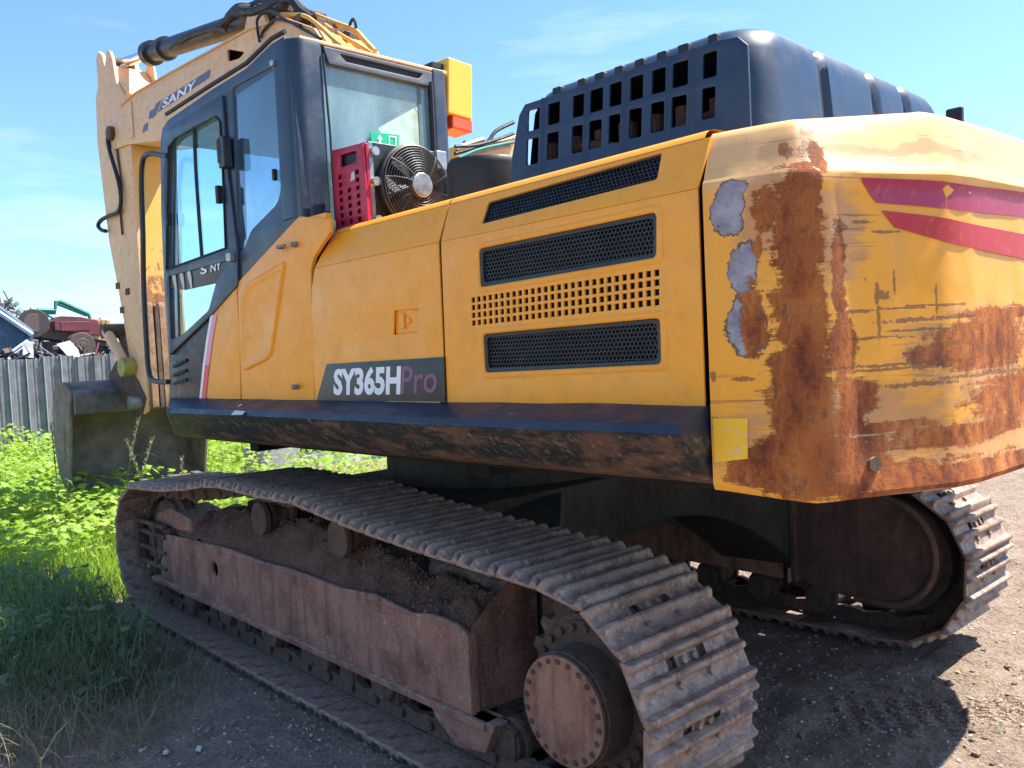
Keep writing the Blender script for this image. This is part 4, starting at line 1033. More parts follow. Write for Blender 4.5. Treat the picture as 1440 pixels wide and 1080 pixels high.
for k in range(6):
    pts=[(392-k*1,20+k*.8),(426,22+k*1.4),(446+k*3,34+k*2),(470+k*6,56+k*2.2),(490+k*8,72+k*3)]
    hose('steel_pipe',pts,.017,.20-.075*k,M['pipe'])
hose('steel_pipe',[(440,20),(470,32),(499,43),(512,56),(527,72)],.022,-.10,M['pipe'])
hose('steel_pipe',[(455,34),(480,50),(508,66),(524,76)],.018,.0,M['pipe'])
hose('cable',[(491,42),(493,32),(497,27),(500,33),(501,44)],.012,-.10,M['black'])
hose('cable',[(365,59),(362,40),(363,25),(378,16),(401,27),(420,38),(441,49),(452,55)],.011,.27,M['black'])
hose('cable',[(367,53),(370,44),(380,33),(391,27),(408,31),(424,36)],.012,.27,M['black'])
hose('cable',[(378,24),(381,14),(386,10),(392,20)],.009,.24,M['black'])
for (px,py) in ((424,22),(452,38),(470,52)):
    q=on(px,py,1,.0); mb=MB(); mb.box(q.x-.06,q.x+.06,-.2,.22,q.z-.02,q.z+.045); mb.go('pipe_clamp',M['under'],BM,bevel=.01)
for (px,py) in ((344,18),(350,30),(372,16)):
    q=on(px,py,1,.12); mb=MB(); mb.cyl((q.x-.06,.1,q.z),(q.x+.06,.12,q.z+.03),.055,8); mb.go('hose_fitting',M['under'],BM,bevel=.006)
# arm
arm_p=[(5.62,5.02),(5.56,5.13),(5.48,5.10),(5.42,5.0),(5.36,4.75),(5.10,4.46),(5.08,4.0),(5.08,1.40),(5.12,1.28),(5.25,1.24),(5.36,1.30),(5.66,2.5),(5.86,3.14),(6.01,4.25),(5.97,4.72),(5.80,4.92),(5.68,4.94)]
AR=plate('arm',arm_p,[],lambda a,b,c:(a,.21+c,b),M['boom'],EX,.03,.003,up=True,label='faded yellow arm hanging in front of the cab')
mb=MB(); mb.prism(arm_p,1,-.225,-.205); mb.go('arm_side',M['boom'],AR)
mb=MB(); mb.box(5.082,5.10,-.21,.205,1.35,4.45); mb.go('arm_rear_plate',M['boomface'],AR)
mb=MB(); mb.add([(5.34,-.205,1.32),(5.34,.195,1.32),(5.64,.195,2.5),(5.64,-.205,2.5),(5.84,-.205,3.14),(5.84,.195,3.14),(5.99,-.205,4.25),(5.99,.195,4.25),(5.95,-.205,4.7),(5.95,.195,4.7)],[(0,1,2,3),(3,2,5,4),(4,5,7,6),(6,7,9,8)]); mb.go('arm_front_plate',M['boom'],AR)
for yy in (.155,.02,-.12):
    mb=MB(); mb.prism([(5.078,1.30),(5.078,2.42),(5.05,2.36),(5.04,1.32)],1,yy-.035,yy+.035); mb.go('wear_bar',M['rustbar'],AR,bevel=.006)
for yy in (.085,-.05):
    mb=MB(); mb.box(5.04,5.081,yy-.02,yy+.02,1.32,2.38); mb.go('wear_gap',M['under'],AR)
for s in (.14,-.20):
    mb=MB(); mb.prism([(5.70,4.85),(5.80,5.15),(5.90,5.22),(5.98,5.16),(5.98,4.70)],1,s,s+.05); mb.go('cylinder_lug',M['boom'],AR,bevel=.008)
mb=MB(); mb.prism([(5.40,4.42),(5.70,4.90),(5.62,5.0),(5.2,4.6)],1,-.19,.19); mb.go('lug_web',M['boom'],AR)
mb=MB(); mb.cyl((5.48,.20,4.23),(5.48,.30,4.23),.075,20); mb.go('boom_pin',M['under'],AR,bevel=.01)
seg('arm_hose',[(151,195),(155,215),(164,245),(169,268),(170,285),(166,298),(152,304),(142,310),(138,317),(142,323),(149,325)],.022,.27,M['black'],AR,8)
seg('arm_cable',[(163,198),(167,230),(171,262),(169,290),(172,330)],.012,.24,M['under'],AR,6)
for (px,py) in ((166,402),(180,410),(172,436)):
    q=on(px,py,1,.225); mb=MB(); mb.box(q.x-.05,q.x+.05,.224,.236,q.z-.035,q.z+.035); mb.go('lug_patch',M['under'],AR,bevel=.004)
# bucket linkage
mb=MB(); a=on(150,466,1,.30);b=on(178,516,1,.30); mb.tube([a,b],.055,10); mb.go('bucket_link',M['boom'],AR)
mb=MB(); a2=on(165,462,1,.16);b2=on(190,515,1,.16); mb.tube([a2,b2],.04,10); mb.cyl(a+Vector((0,-.5,0)),a+Vector((0,.05,0)),.08,16); mb.go('bucket_link',M['under'],AR)
mb=MB(); mb.cyl(b+Vector((0,-.1,0)),b+Vector((0,.06,0)),.10,18); mb.go('link_eye',plain('yellow_green_grease',(.35,.33,.08),.6),AR)
bk=[(5.75,1.50),(5.90,1.59),(6.10,1.62),(6.26,1.56),(6.36,1.38),(6.40,1.12),(6.37,.85),(6.28,.60),(6.14,.48),(5.99,.42)]
BK=None
def shellpts(pts,off):
    o=[]
    for i,p in enumerate(pts):
        a=Vector(pts[max(i-1,0)]);b=Vector(pts[min(i+1,len(pts)-1)]);t=(b-a).normalized(); n=Vector((-t.y,t.x)); o.append(Vector(p)+n*off)
    return o
sm=[Vector((p.x,p.y)) for p in smoothpath([(x,z,0) for x,z in bk],4)]
inn=[Vector((p.x,p.y)) for p in shellpts(sm,.03)]; inn2=[Vector((p.x,p.y)) for p in shellpts(sm,-.03)]
cent=Vector((5.9,1.05)); inner=inn if (inn[10]-cent).length<(inn2[10]-cent).length else inn2
mb=MB(); n=len(sm); V=[]
for P_ in (sm,inner):
    for p in P_: V+=[(p.x,-.74,p.y),(p.x,.74,p.y)]
F=[];
for s in (0,2*n): F+=[(s+2*i,s+2*i+1,s+2*i+3,s+2*i+2) for i in range(n-1)]
F+=[(0,1,2*n+1,2*n),(2*n-2,2*n-1,4*n-1,4*n-2)]
mb.add(V,F); BK=mb.go('bucket',plain('worn_dark_bucket',(.17,.135,.10),.65,.1,.5,5),EX,up=True,ang=45,label='worn dark digging bucket resting in the grass')
for s in (.74,-.77):
    mb=MB(); mb.prism([(p.x,p.y) for p in sm],1,s,s+.03); mb.go('side_plate',plain('rusty_bucket_side',(.20,.155,.115),.75,0,.4,6),BK,bevel=.006)
mb=MB(); mb.prism([(5.76,1.26),(5.71,1.28),(5.72,1.49),(5.80,1.54)],1,-.74,.74); mb.go('upper_lip',plain('worn_lip',(.15,.14,.13),.5,.4,.5,6),BK,bevel=.01)
for k in range(5):
    y=-.62+.31*k; mb=MB(); mb.prism([(6.01,.40),(6.01,.48),(5.80,.46)],1,y-.05,y+.05); mb.go('tooth',M['steel'],BK,bevel=.006)
for s in (.20,-.25):
    mb=MB(); mb.prism([(5.1,1.42),(5.25,1.22),(5.9,1.45),(6.1,1.66),(5.8,1.85),(5.3,1.62)],1,s,s+.05); mb.go('bucket_ear',M['under'],BK,bevel=.01)
mb=MB(); mb.cyl((5.22,-.34,1.38),(5.22,.36,1.38),.07,16); mb.go('bucket_pin',M['steel'],BK)
# ================================================================== UNDERCARRIAGE
SPX,SPZ,SPR=-2.012,.487,.437
IDX,IDZ,IDR=2.055,.487,.437
top=[(2.055,.925),(1.56,.948),(1.10,1.00),(.76,1.050),(.43,1.052),(.07,1.045),(-.20,1.052),(-.55,1.015),(-1.07,.972),(-1.6,.945),(-2.012,.926)]
tp=[(p.x,p.y) for p in smoothpath([(x,z,0) for x,z in top],8)]
path=[]
path+= [(IDX+IDR*math.sin(a),IDZ-IDR*math.cos(a)) for a in np.linspace(0,math.pi,30)]
path+= tp[1:]
path+= [(SPX-SPR*math.sin(a),SPZ+SPR*math.cos(a)) for a in np.linspace(0,math.pi,30)][1:]
path+= [(x,.042) for x in np.linspace(-1.9,1.95,40)]
PL=[Vector((x,z)) for x,z in path]
cum=[0]
for i in range(len(PL)): cum.append(cum[-1]+(PL[(i+1)%len(PL)]-PL[i]).length)
LT=cum[-1]
def at(s):
    s%=LT
    lo=0
    for k in range(len(cum)-1):
        if cum[k+1]>=s: lo=k;break
    t=(s-cum[lo])/max(1e-9,cum[lo+1]-cum[lo]); return PL[lo].lerp(PL[(lo+1)%len(PL)],t)
NSH=round(LT/.216); pit=LT/NSH
# triple grouser shoe; local x along the track, z outwards, y across
def shoe():
    h=pit/2
    prof=[(-h-.012,-.004),(-h-.012,.006),(-h+.006,.038),(-h+.020,.039),(-h+.032,.004),(-.020,.004),(-.009,.035),(.009,.035),(.020,.004),(h-.052,.004),(h-.040,.038),(h-.024,.039),(h-.010,.002),(h-.006,-.008),(h-.030,-.010),(-h+.02,-.010)]
    ys_=[-.300,-.285,-.105,-.060,.060,.105,.285,.300]
    mb=MB(); n=len(prof)
    for y in ys_:
        for (x,z) in prof:
            zz=z
            if abs(y)>.29 and z>.01: zz=z*.55
            mb.V.append((x,y,zz))
    for j in range(len(ys_)-1):
        for i in range(n):
            k=(i+1)%n
            if j in(2,4) and i in (8,14): continue
            mb.F.append((j*n+i,j*n+k,(j+1)*n+k,(j+1)*n+i))
    mb.F.append(tuple(range(n))); mb.F.append(tuple((len(ys_)-1)*n+i for i in range(n)))
    # walls of the two relief holes
    for j in (2,4):
        for (a,b) in ((8,15),(9,14)):
            A=j*n
            mb.F.append((j*n+a,j*n+b,(j+1)*n+b,(j+1)*n+a))
    for bx_,by in ((.045,-.03),(.045,.03),(-.045,-.085),(-.045,.085)):
        if abs(by)<.04 or True: mb.cyl((bx_-.012 if bx_>0 else bx_+.008,by,.003),(bx_-.012 if bx_>0 else bx_+.008,by,.018),.014,6)
    return mb
sm_=shoe(); _s=sm_.go('track_shoe',M['shoe'],None,ang=38); SHOE=_s.data; bpy.data.objects.remove(_s)
bm=bmesh.new(); bm.from_mesh(SHOE); bmesh.ops.bevel(bm,geom=[e for e in bm.edges if len(e.link_faces)==2 and e.calc_face_angle()>.6 and e.calc_length()>.03],offset=.0025,segments=1,affect='EDGES'); bm.to_mesh(SHOE); bm.free()
for p in SHOE.polygons: p.use_smooth=True
SHOE.set_sharp_from_angle(angle=math.radians(50))
mb=MB()
for s in (-.085,.085):
    lp_=[(-pit*.62,-.028),(-pit*.55,-.012),(pit*.45,-.012),(pit*.62,-.05),(pit*.60,-.085),(pit*.40,-.098),(0,-.080),(-pit*.35,-.098),(-pit*.62,-.088),(-pit*.70,-.058)]
    off=.02 if s>0 else -.02
    mb.prism(lp_,1,s-.018,s+.018)
mb.cyl((pit/2,-.12,-.058),(pit/2,.12,-.058),.026,12)
_s=mb.go('track_link',M['under'],None,ang=40); LINK=_s.data; bpy.data.objects.remove(_s)
def trackside(sg,near):
    y0=1.297*sg
    TR=MB(); 
    # pin ends joined along the chain as the track's own body
    for k in range(NSH):
        p=at(k*pit); q=at((k+.5)*pit)
    tr=bpy.data.objects.new('crawler_track',None); link(tr,EX); tr['label']='left crawler track, near the camera' if near else 'right crawler track, far side'
    for k in range(NSH):
        s=(k+.31)*pit; a=at(s-pit*.5);b=at(s+pit*.5); c=(a+b)/2; t=(b-a).normalized()
        # path runs idler(front) up, back along the top, down the sprocket: outward normal is to the right of travel
        ang=math.atan2(t.y,t.x)
        ex=Vector((t.x,0,t.y)); ez=Vector((t.y,0,-t.x)); ey=ez.cross(ex)
        m=Matrix((( -ex.x,-ey.x,ez.x,c.x),( -ex.y,-ey.y,ez.y,y0),( -ex.z,-ey.z,ez.z,c.y),(0,0,0,1)))
        if m.to_3x3().determinant()<0: m=Matrix(((ex.x,-ey.x,ez.x,c.x),(ex.y,-ey.y,ez.y,y0),(ex.z,-ey.z,ez.z,c.y),(0,0,0,1)))
        jig=Matrix.Rotation(random.gauss(0,.008),4,'Y')@Matrix.Translation((0,random.gauss(0,.0015),random.gauss(0,.001)))
        for nm,dt in (('track_shoe',SHOE),('track_link',LINK)):
            o=bpy.data.objects.new(nm,dt); link(o,tr); o.matrix_local=m@(jig if nm=='track_shoe' else Matrix())
    # frame
    yo=1.45*sg; yi=1.12*sg
    def Y(v): return v*sg
    side=[(-1.405,.252),(2.02,.252),(2.02,.50),(1.90,.585),(1.40,.610),(.9,.628),(.45,.617),(.1,.632),(-.4,.618),(-.7,.640),(-1.0,.612),(-1.15,.635),(-1.30,.628),(-1.38,.60)]
    hole_=[(1.10+.045*math.cos(a),.47+.045*math.sin(a)*1.1) for a in np.linspace(0,2*math.pi,16,endpoint=False)]
    TF=plate('track_frame',side,[hole_],lambda a,b,c:(a,Y(1.438)+c*sg+ .008*noise.noise(Vector((a*3,b*4,1)))*sg,b),M['beam'],EX,.024,.004,label='rusty box shaped track frame')
    mb=MB()
    mb.box(-1.38,1.95,Y(1.20),Y(1.40),.26,.52); mb.go('frame_core',M['dark'],TF)
    mb=MB(); mb.add([(-1.395,Y(1.435),.255),(-1.395,Y(1.05),.255),(-1.395,Y(1.05),.79),(-1.395,Y(1.20),.78),(-1.395,Y(1.42),.635),(-1.395,Y(1.435),.60)],[(0,1,2,3,4,5)]); mb.go('frame_end',M['beam'],TF,smooth=False)
    mb=MB(); mb.add([(x,Y(y),z) for x in (-1.40,1.7) for y,z in ((1.30,.60),(1.16,.73),(1.02,.76),(.99,.30))],[(0,1,5,4),(1,2,6,5),(2,3,7,6)]); mb.go('frame_top',M['beam'],TF)
    mb=MB(); mb.prism([(-1.5,.23),(2.15,.23),(2.15,.262),(-1.5,.262)],1,Y(1.36),Y(1.475)); mb.go('bottom_flange',M['beam'],TF,bevel=.006)
    mb=MB(); mb.prism([(-1.41,.60),(-1.395,.60),(-1.385,.27),(-1.41,.27)],1,Y(1.41),Y(1.462)); mb.go('weld_bead',M['beam'],TF,bevel=.005)
    for x in (-1.28,): 
        mb=MB(); mb.prism([(-1.55,.262),(-1.10,.262),(-1.15,.19),(-1.30,.10),(-1.48,.13)],1,Y(1.38),Y(1.46)); mb.go('roller_guard',M['beam'],TF,bevel=.008)
    for x in (-.72,-.15,.42,1.0,1.55):
        mb=MB(); mb.prism([(x-.11,.235),(x+.11,.235),(x+.09,.17),(x+.03,.135),(x-.05,.14)],1,Y(1.37),Y(1.445)); mb.go('roller_bracket',M['under'],TF,bevel=.008)
    for k in range(9):
        x=-1.55+k*.40; mb=MB(); mb.cyl((x,Y(1.10),.175),(x,Y(1.40),.175),.075,20); mb.cyl((x,Y(1.15),.175),(x,Y(1.19),.175),.10,20); mb.cyl((x,Y(1.34),.175),(x,Y(1.37),.175),.095,20); mb.box(x-.06,x+.06,Y(1.38),Y(1.415),.12,.24); mb.go('track_roller',M['under'],TF,bevel=.006)
    for x in (.60,-.28):
        mb=MB(); mb.cyl((x,Y(1.05),.835),(x,Y(1.37),.835),.062,24); mb.cyl((x,Y(1.345),.835),(x,Y(1.38),.835),.098,28); mb.cyl((x,Y(1.17),.845),(x,Y(1.21),.845),.098,28); mb.cyl((x,Y(1.30),.845),(x,Y(1.33),.845),.085,28); mb.box(x-.05,x+.05,Y(1.05),Y(1.12),.6,.86); mb.go('carrier_roller',M['under'],TF,bevel=.006,ang=40)
    # idler
    mb=MB(); 
    mb.cyl((IDX,Y(1.22),IDZ),(IDX,Y(1.375),IDZ),.315,40); mb.cyl((IDX,Y(1.26),IDZ),(IDX,Y(1.335),IDZ),.345,40); mb.cyl((IDX,Y(1.15),IDZ),(IDX,Y(1.46),IDZ),.10,20); mb.go('idler_wheel',M['under'],EX,bevel=.01,ang=40)
    mb=MB()
    for z in (.33,.44,.55,.62): mb.box(1.90,2.42,Y(1.43),Y(1.468),z,z+.028)
    for x in (2.05,2.38): mb.box(x,x+.03,Y(1.42),Y(1.476),.34,.65)
    mb.box(1.9,2.3,Y(1.36),Y(1.425),.38,.62); mb.go('idler_guard',M['under'],TF,bevel=.008)
    mb=MB(); mb.prism([(1.55,.62),(2.25,.62),(2.18,.70),(1.95,.76),(1.6,.72)],1,Y(1.10),Y(1.40)); mb.go('idler_yoke',M['beam'],TF,bevel=.02)
    # sprocket
    n=21; mb=MB(); prof=[]
    for k in range(n):
        a0=2*math.pi*k/n
        for da,r in ((-.10,.335),(-.055,.375),(.055,.375),(.10,.335)): prof.append((SPX+r*math.cos(a0+da),SPZ+r*math.sin(a0+da)))
    mb.prism(prof,1,Y(1.27),Y(1.32)); SPK=mb.go('sprocket',M['under'],EX,bevel=.005,ang=40)
    mb=MB(); mb.cyl((SPX,Y(1.15),SPZ),(SPX,Y(1.37),SPZ),.30,40); mb.cyl((SPX,Y(1.37),SPZ),(SPX,Y(1.39),SPZ),.275,40); mb.cyl((SPX,Y(1.05),SPZ),(SPX,Y(1.16),SPZ),.26,40); mb.go('drive_flange',M['under'],SPK,bevel=.008,ang=40)
    for k in range(24):
        a=2*math.pi*k/24; mb=MB(); mb.cyl((SPX+.255*math.cos(a),Y(1.385),SPZ+.255*math.sin(a)),(SPX+.255*math.cos(a),Y(1.408),SPZ+.255*math.sin(a)),.016,6); mb.go('flange_bolt',M['under'],SPK)
    mb=MB(); mb.cyl((SPX,Y(1.37),SPZ-.005),(SPX,Y(1.515),SPZ-.005),.205,44); mb.cyl((SPX,Y(1.515),SPZ-.005),(SPX,Y(1.532),SPZ-.005),.199,44); mb.go('hub_side',M['under'],SPK,bevel=.006,ang=40)
    mb=MB(); mb.cyl((SPX,Y(1.530),SPZ-.005),(SPX,Y(1.537),SPZ-.005),.196,44); hc=mb.go('hub_cover',M['hub'],SPK,bevel=.003,ang=40)
    for k in range(22):
        a=2*math.pi*k/22+.1; x=SPX+.176*math.cos(a); z=SPZ-.005+.176*math.sin(a)
        mb=MB(); mb.cyl((x,Y(1.535),z),(x,Y(1.541),z),.011,8); mb.go('cover_bolt',M['under'],SPK)
    # final drive case on the inner side
    arc=[(-2.0+.295*math.cos(a),.555+.295*math.sin(a)) for a in np.linspace(-math.pi/2,-3*math.pi/2,28)]
    arc=[(-1.50,.34),(-1.62,.27)]+[(-1.85,.265)]+arc+[(-1.50,.85)]
    mb=MB(); mb.prism(arc,1,Y(.985),Y(1.12)); mb.go('final_drive_case',M['finaldrive'],TF,bevel=.006,ang=40)
    rimp=[(x,Y(.978),z) for x,z in arc[2:-1]]
    mb=MB(); mb.tube(rimp,.020,8); mb.go('case_rim',M['finaldrive'],TF)
    mb=MB(); mb.box(-1.505,-1.47,Y(.955),Y(1.05),.30,.93); mb.go('case_flange',M['finaldrive'],TF,bevel=.006)
    return tr
trackside(1,True); trackside(-1,False)
# central car body with arched legs
mb=MB(); mb.cyl((0,0,.98),(0,0,1.19),.72,48); mb.cyl((0,0,1.19),(0,0,1.265),.80,48); mb.box(-.80,.80,-1.0,1.0,.62,.98); CBd=mb.go('car_body',M['carbody'],EX,bevel=.015,label='dark steel car body under the turntable')
for sx in (-1,1):
    for sy in (-1,1):
        V=[];F=[]; n=10
        for i in range(n+1):
            t=i/n
            # inner section at the body, outer at the track frame
            cx=.62+(1.05-.62)*t*1.25; w2=.34+.10*t
            y=.25+(1.02-.25)*t; zt=.985-.16*t**1.6; zb=.62-.05*t- (.23*t**3) + .12*math.sin(math.pi*t)
            xc0=.35+.62*t; xc1=.80+.72*t
            V+=[(sx*xc0,sy*y,zb),(sx*xc1,sy*y,zb+.02),(sx*xc1,sy*y,zt-.03),(sx*xc0,sy*y,zt)]
        for i in range(n):
            for k in range(4): F.append((4*i+k,4*i+(k+1)%4,4*i+4+(k+1)%4,4*i+4+k))
        F+=[(0,1,2,3),tuple(4*n+k for k in range(4))]
        mk('car_body_leg',V,F,M['carbody'],CBd,bevel=.012,ang=40)
# ---- soil lying on the near track frame ----
def moundmesh(sg):
    V=[];F=[]; nx,ny_=150,22
    for i in range(nx+1):
        x=-1.38+(1.75+1.38)*i/nx
        for j in range(ny_+1):
            t=j/ny_; y=1.425-.36*t
            hill=.175+.05*math.sin(x*2.1+1)+.05*noise.noise(Vector((x*1.6,y*3,7)))
            if x>.9: hill+=.06*math.sin((x-.9)/.85*math.pi)
            z=.60+hill*min(1,t*2.0)**.8+.035*noise.noise(Vector((x*7,y*7,2)))+.024*noise.noise(Vector((x*18,y*18,9)))+.012*noise.noise(Vector((x*50,y*50,4)))
            if i in(0,nx): z-=.12
            z-=.03*max(0,math.sin(x*3.4+.6))*max(0,1-t*4)
            V.append((x,y*sg,z))
    for i in range(nx):
        for j in range(ny_): F.append((i*(ny_+1)+j,(i+1)*(ny_+1)+j,(i+1)*(ny_+1)+j+1,i*(ny_+1)+j+1))
    return V,F
V,F=moundmesh(1); so=mk('packed_soil',V,F,M['soil'],None,ang=180); tag(so,'brown packed soil heaped along the near track frame under the upper track run',kind='stuff')
V,F=moundmesh(-1); so=mk('packed_soil',V,F,M['soil'],None,ang=180); tag(so,'brown packed soil along the far track frame in deep shade',kind='stuff')
def crumbs():
    r=random.Random(4); V=[];F=[]
    for i in range(3600):
        x=r.uniform(-1.35,1.7); t=r.random(); y=1.44-.34*t; hill=.175+.05*math.sin(x*2.1+1)+.05*noise.noise(Vector((x*1.6,y*3,7)))
        if x>.9: hill+=.06*math.sin((x-.9)/.85*math.pi)
        z=.60+hill*min(1,t*2.0)**.8+.035*noise.noise(Vector((x*7,y*7,2)))+.018*noise.noise(Vector((x*22,y*22,9)))+.004
        s=.003*(4.0**(r.random()**3)); k=len(V)
        P=[Vector((r.uniform(.6,1)*a,r.uniform(.6,1)*b_,r.uniform(.5,1)*c)) for a,b_,c in ((1,0,0),(-1,0,0),(0,1,0),(0,-1,0),(0,0,1),(0,0,-1))]
        V+=[(x+p.x*s,y+p.y*s,z+p.z*s) for p in P]
        F+=[(k+a,k+b_,k+c) for a,b_,c in ((0,2,4),(2,1,4),(1,3,4),(3,0,4),(2,0,5),(1,2,5),(3,1,5),(0,3,5))]
    o=mk('soil_crumbs',V,F,plain('crumb',(.20,.12,.09),.9,0,.5,30),None,smooth=False); tag(o,'reddish crumbs of soil lying on the packed soil of the near track',kind='stuff')
crumbs()
# ================================================================== small ground stuff
def pebbles(name,n,box,smin,smax,mat,label,seed,base=True):
    r=np.random.default_rng(seed); V=[];F=[]
    ico=bmesh.new(); bmesh.ops.create_icosphere(ico,subdivisions=1,radius=1); iv=np.array([v.co[:] for v in ico.verts]); 
    jf=[[v.index for v in f.verts] for f in ico.faces]; ico.free()
    k=0
    while k<n:
        x=r.uniform(box[0],box[1]); y=r.uniform(box[2],box[3])
        if r.uniform()>1/(1+((x+2.6)**2+(y-1.5)**2)/6): continue
        s=smin*(smax/smin)**(r.uniform()**2.2); a=r.uniform(0,6.28)
        q=iv*(1+r.uniform(-.25,.25,(len(iv),1)))*np.array([1,r.uniform(.6,1),r.uniform(.4,.75)])*s
        c,s2=math.cos(a),math.sin(a); q=np.stack([q[:,0]*c-q[:,1]*s2,q[:,0]*s2+q[:,1]*c,q[:,2]],1)+np.array([x,y,gheight(x,y)+s*.18])
        b=len(V); V+=q.tolist(); F+=[[i+b for i in f] for f in jf]; k+=1
    o=mk(name,V,F,mat,None,smooth=False); tag(o,label,kind='stuff'); return o
pebbles('gravel',13000,(-4,4,-4,3.4),.003,.013,plain('pebble_stone',(.40,.32,.26),.85,0,.6,25),'loose grey brown gravel and pebbles scattered over the ground',3)
pebbles('pale_gravel',420,(-4,4,-4,3.4),.004,.016,plain('pale_stone',(.55,.52,.48),.8,0,.3,25),'scattered pale pebbles and chips on the dark ground',5)
pebbles('soil_clod',2600,(-4,2,-3,3.2),.006,.026,M['ground'],'loose clods of soil beside and between the tracks',9)
# ---- grass ----
def blades(name,spots,mat,label,seed,hmin,hmax,wd=.006,lean=.5,segs_=3):
    r=np.random.default_rng(seed); V=[];F=[]
    for (x,y,sc) in spots:
        h=r.uniform(hmin,hmax)*sc; a=r.uniform(0,6.283); l=r.uniform(.15,1)*lean*h; wv=wd*r.uniform(.7,1.5)
        dx,dy=math.cos(a),math.sin(a); b=a+1.57+r.uniform(-.6,.6); ux,uy=math.cos(b)*wv,math.sin(b)*wv
        z0=-.03; k=len(V)
        for i in range(segs_+1):
            t=i/segs_; ww=(1-t)**.7 if i<segs_ else 0
            px_=x+dx*l*t*t; py_=y+dy*l*t*t; pz=z0+h*(t-.25*t*t*(l/h))
            if i<segs_: V.append((px_-ux*ww,py_-uy*ww,pz)); V.append((px_+ux*ww,py_+uy*ww,pz))
            else: V.append((px_,py_,pz))
        for i in range(segs_-1): F.append((k+2*i,k+2*i+1,k+2*i+3,k+2*i+2))
        F.append((k+2*segs_-2,k+2*segs_-1,k+2*segs_))
    o=mk(name,V,F,mat,None,smooth=False); 
    if label: tag(o,label,kind='stuff')
    return o
def region(n,seed,fn,x0,x1,y0,y1):
    r=np.random.default_rng(seed); out_=[]
    while len(out_)<n:
        x=r.uniform(x0,x1);y=r.uniform(y0,y1); p=fn(x,y)
        if r.uniform()<p: out_.append((x,y,.6+.8*max(0,.5+noise.noise(Vector((x*.9,y*.9,1))))))
    return out_
def gmask(x,y):
    if x<2.55 and -1.65<y<1.66: return 0
    if 2.5<x<2.75 and abs(y)<1.7: return .4
    e=0
    # front of machine: everything beyond x~2.7
    if x>2.6: e=1
    else:
        # beside the near track, thinning towards the camera
        lim=.55+.25*noise.noise(Vector((y*1.5,3,1)))+ (0.35*(y-1.7))
        e=max(0,min(1,(x-lim-.5)/.8)) if y>0 else max(0,min(1,(x-1.4)/1.2))
        if y<-1.65: e*=.5
        if y>1.6: e*=.8*max(0,min(1,(y-1.72)/.35))
    return e*(.35+.9*max(0,.5+noise.noise(Vector((x*.8,y*.8,6)))))
# view wedge in front of machine
def wedge(x,y):
    if 5.5<x<9 and y<-1.6: return 0.02
    return gmask(x,y)*(1 if y< 3.6-(x+4.13)*.20+.3 else .12)*(1/(1+(x/9)**2))
near=region(34000,11,lambda x,y: wedge(x,y)*(1 if (x>3.6 or y<1.7) else .30+.9*max(0,noise.noise(Vector((x*2.2,y*2.2,4))))) if x<9 else 0,.2,9,-6,4)
blades('grass',near,M['grass'],'bright green grass and weeds growing around the front of the near track',21,.10,.34,.005,.7)
far=region(16000,12,lambda x,y: (0 if (x<9.2 and y<-1.6) else 1)*gmask(x,y)*(1 if y<3 else 0),8,15,-12,3)
blades('far_grass',far,M['grass'],'tall bright green grass in front of the corrugated fence',22,.25,.55,.012,.5)
sh=region(2000,13,lambda x,y: max(0,1-math.hypot((x-2.2)/1.5,(y-2.25)/.55))**.6,.6,4.2,1.68,3.2)
blades('long_grass',sh,M['shade_grass'],'long grass blades left of the near track, with the shade put into their colour',23,.16,.44,.005,1.0,4)
dr=region(4200,14,lambda x,y: max(0,1-math.hypot((x-1.2)/1.4,(y-2.35)/.8)),-.4,3,1.68,3.2)
blades('dry_grass',dr,M['drygrass'],'dry straw coloured grass stems lying at the edge of the gravel',24,.06,.26,.003,1.6)
# broad leaves as one leafy mass (nobody could count them)
def leaves(name,spots,mat,label,seed,size=.06):
    r=np.random.default_rng(seed); V=[];F=[]
    for (x,y,z,s) in spots:
        a=r.uniform(0,6.28); tilt=r.uniform(-.7,.7); t2=r.uniform(-.6,.6); sz=size*s*r.uniform(.6,1.3)
        m=Matrix.Rotation(a,3,'Z')@Matrix.Rotation(tilt,3,'X')@Matrix.Rotation(t2,3,'Y'); k=len(V)
        pts=[(0,0,0),(.28,.42,.06),(.55,.30,.05),(.62,.62,.02),(.9,.22,.0),(1.25,0,-.10),(.9,-.22,0),(.62,-.62,.02),(.55,-.30,.05),(.28,-.42,.06),(.6,0,.12)]
        for p in pts: V.append(tuple(Vector((x,y,z))+m@(Vector(p)*sz)))
        for i in range(9): F.append((k+10,k+i,k+i+1))
        F.append((k+10,k+9,k))
    o=mk(name,V,F,mat,None,smooth=False)
    if label: tag(o,label,kind='stuff')
    return o
r_=np.random.default_rng(31); sp_=[]
while len(sp_)<11500:
    x=r_.uniform(3.6,12.5); y=r_.uniform(-4,3)
    if wedge(x,y)<=0: continue
    hgt=.34+.05*(x-3)*max(.2,.6+noise.noise(Vector((x*.7,y*.7,2)))*1.2)+max(0,.25*noise.noise(Vector((x*1.3,y*1.3,8))))
    if 4.3<x<6.4 and -.9<y<1.3: hgt+=.12
    if y<3.6-(x+4.13)*.36+.2 and r_.uniform()>.35: continue
    sp_.append((x,y,r_.uniform(.3,1)*hgt,.9+.06*x/3))
leaves('weed_foliage',sp_,M['weed'],'mass of light green broad leaved weeds between the bucket and the fence',32,.075)
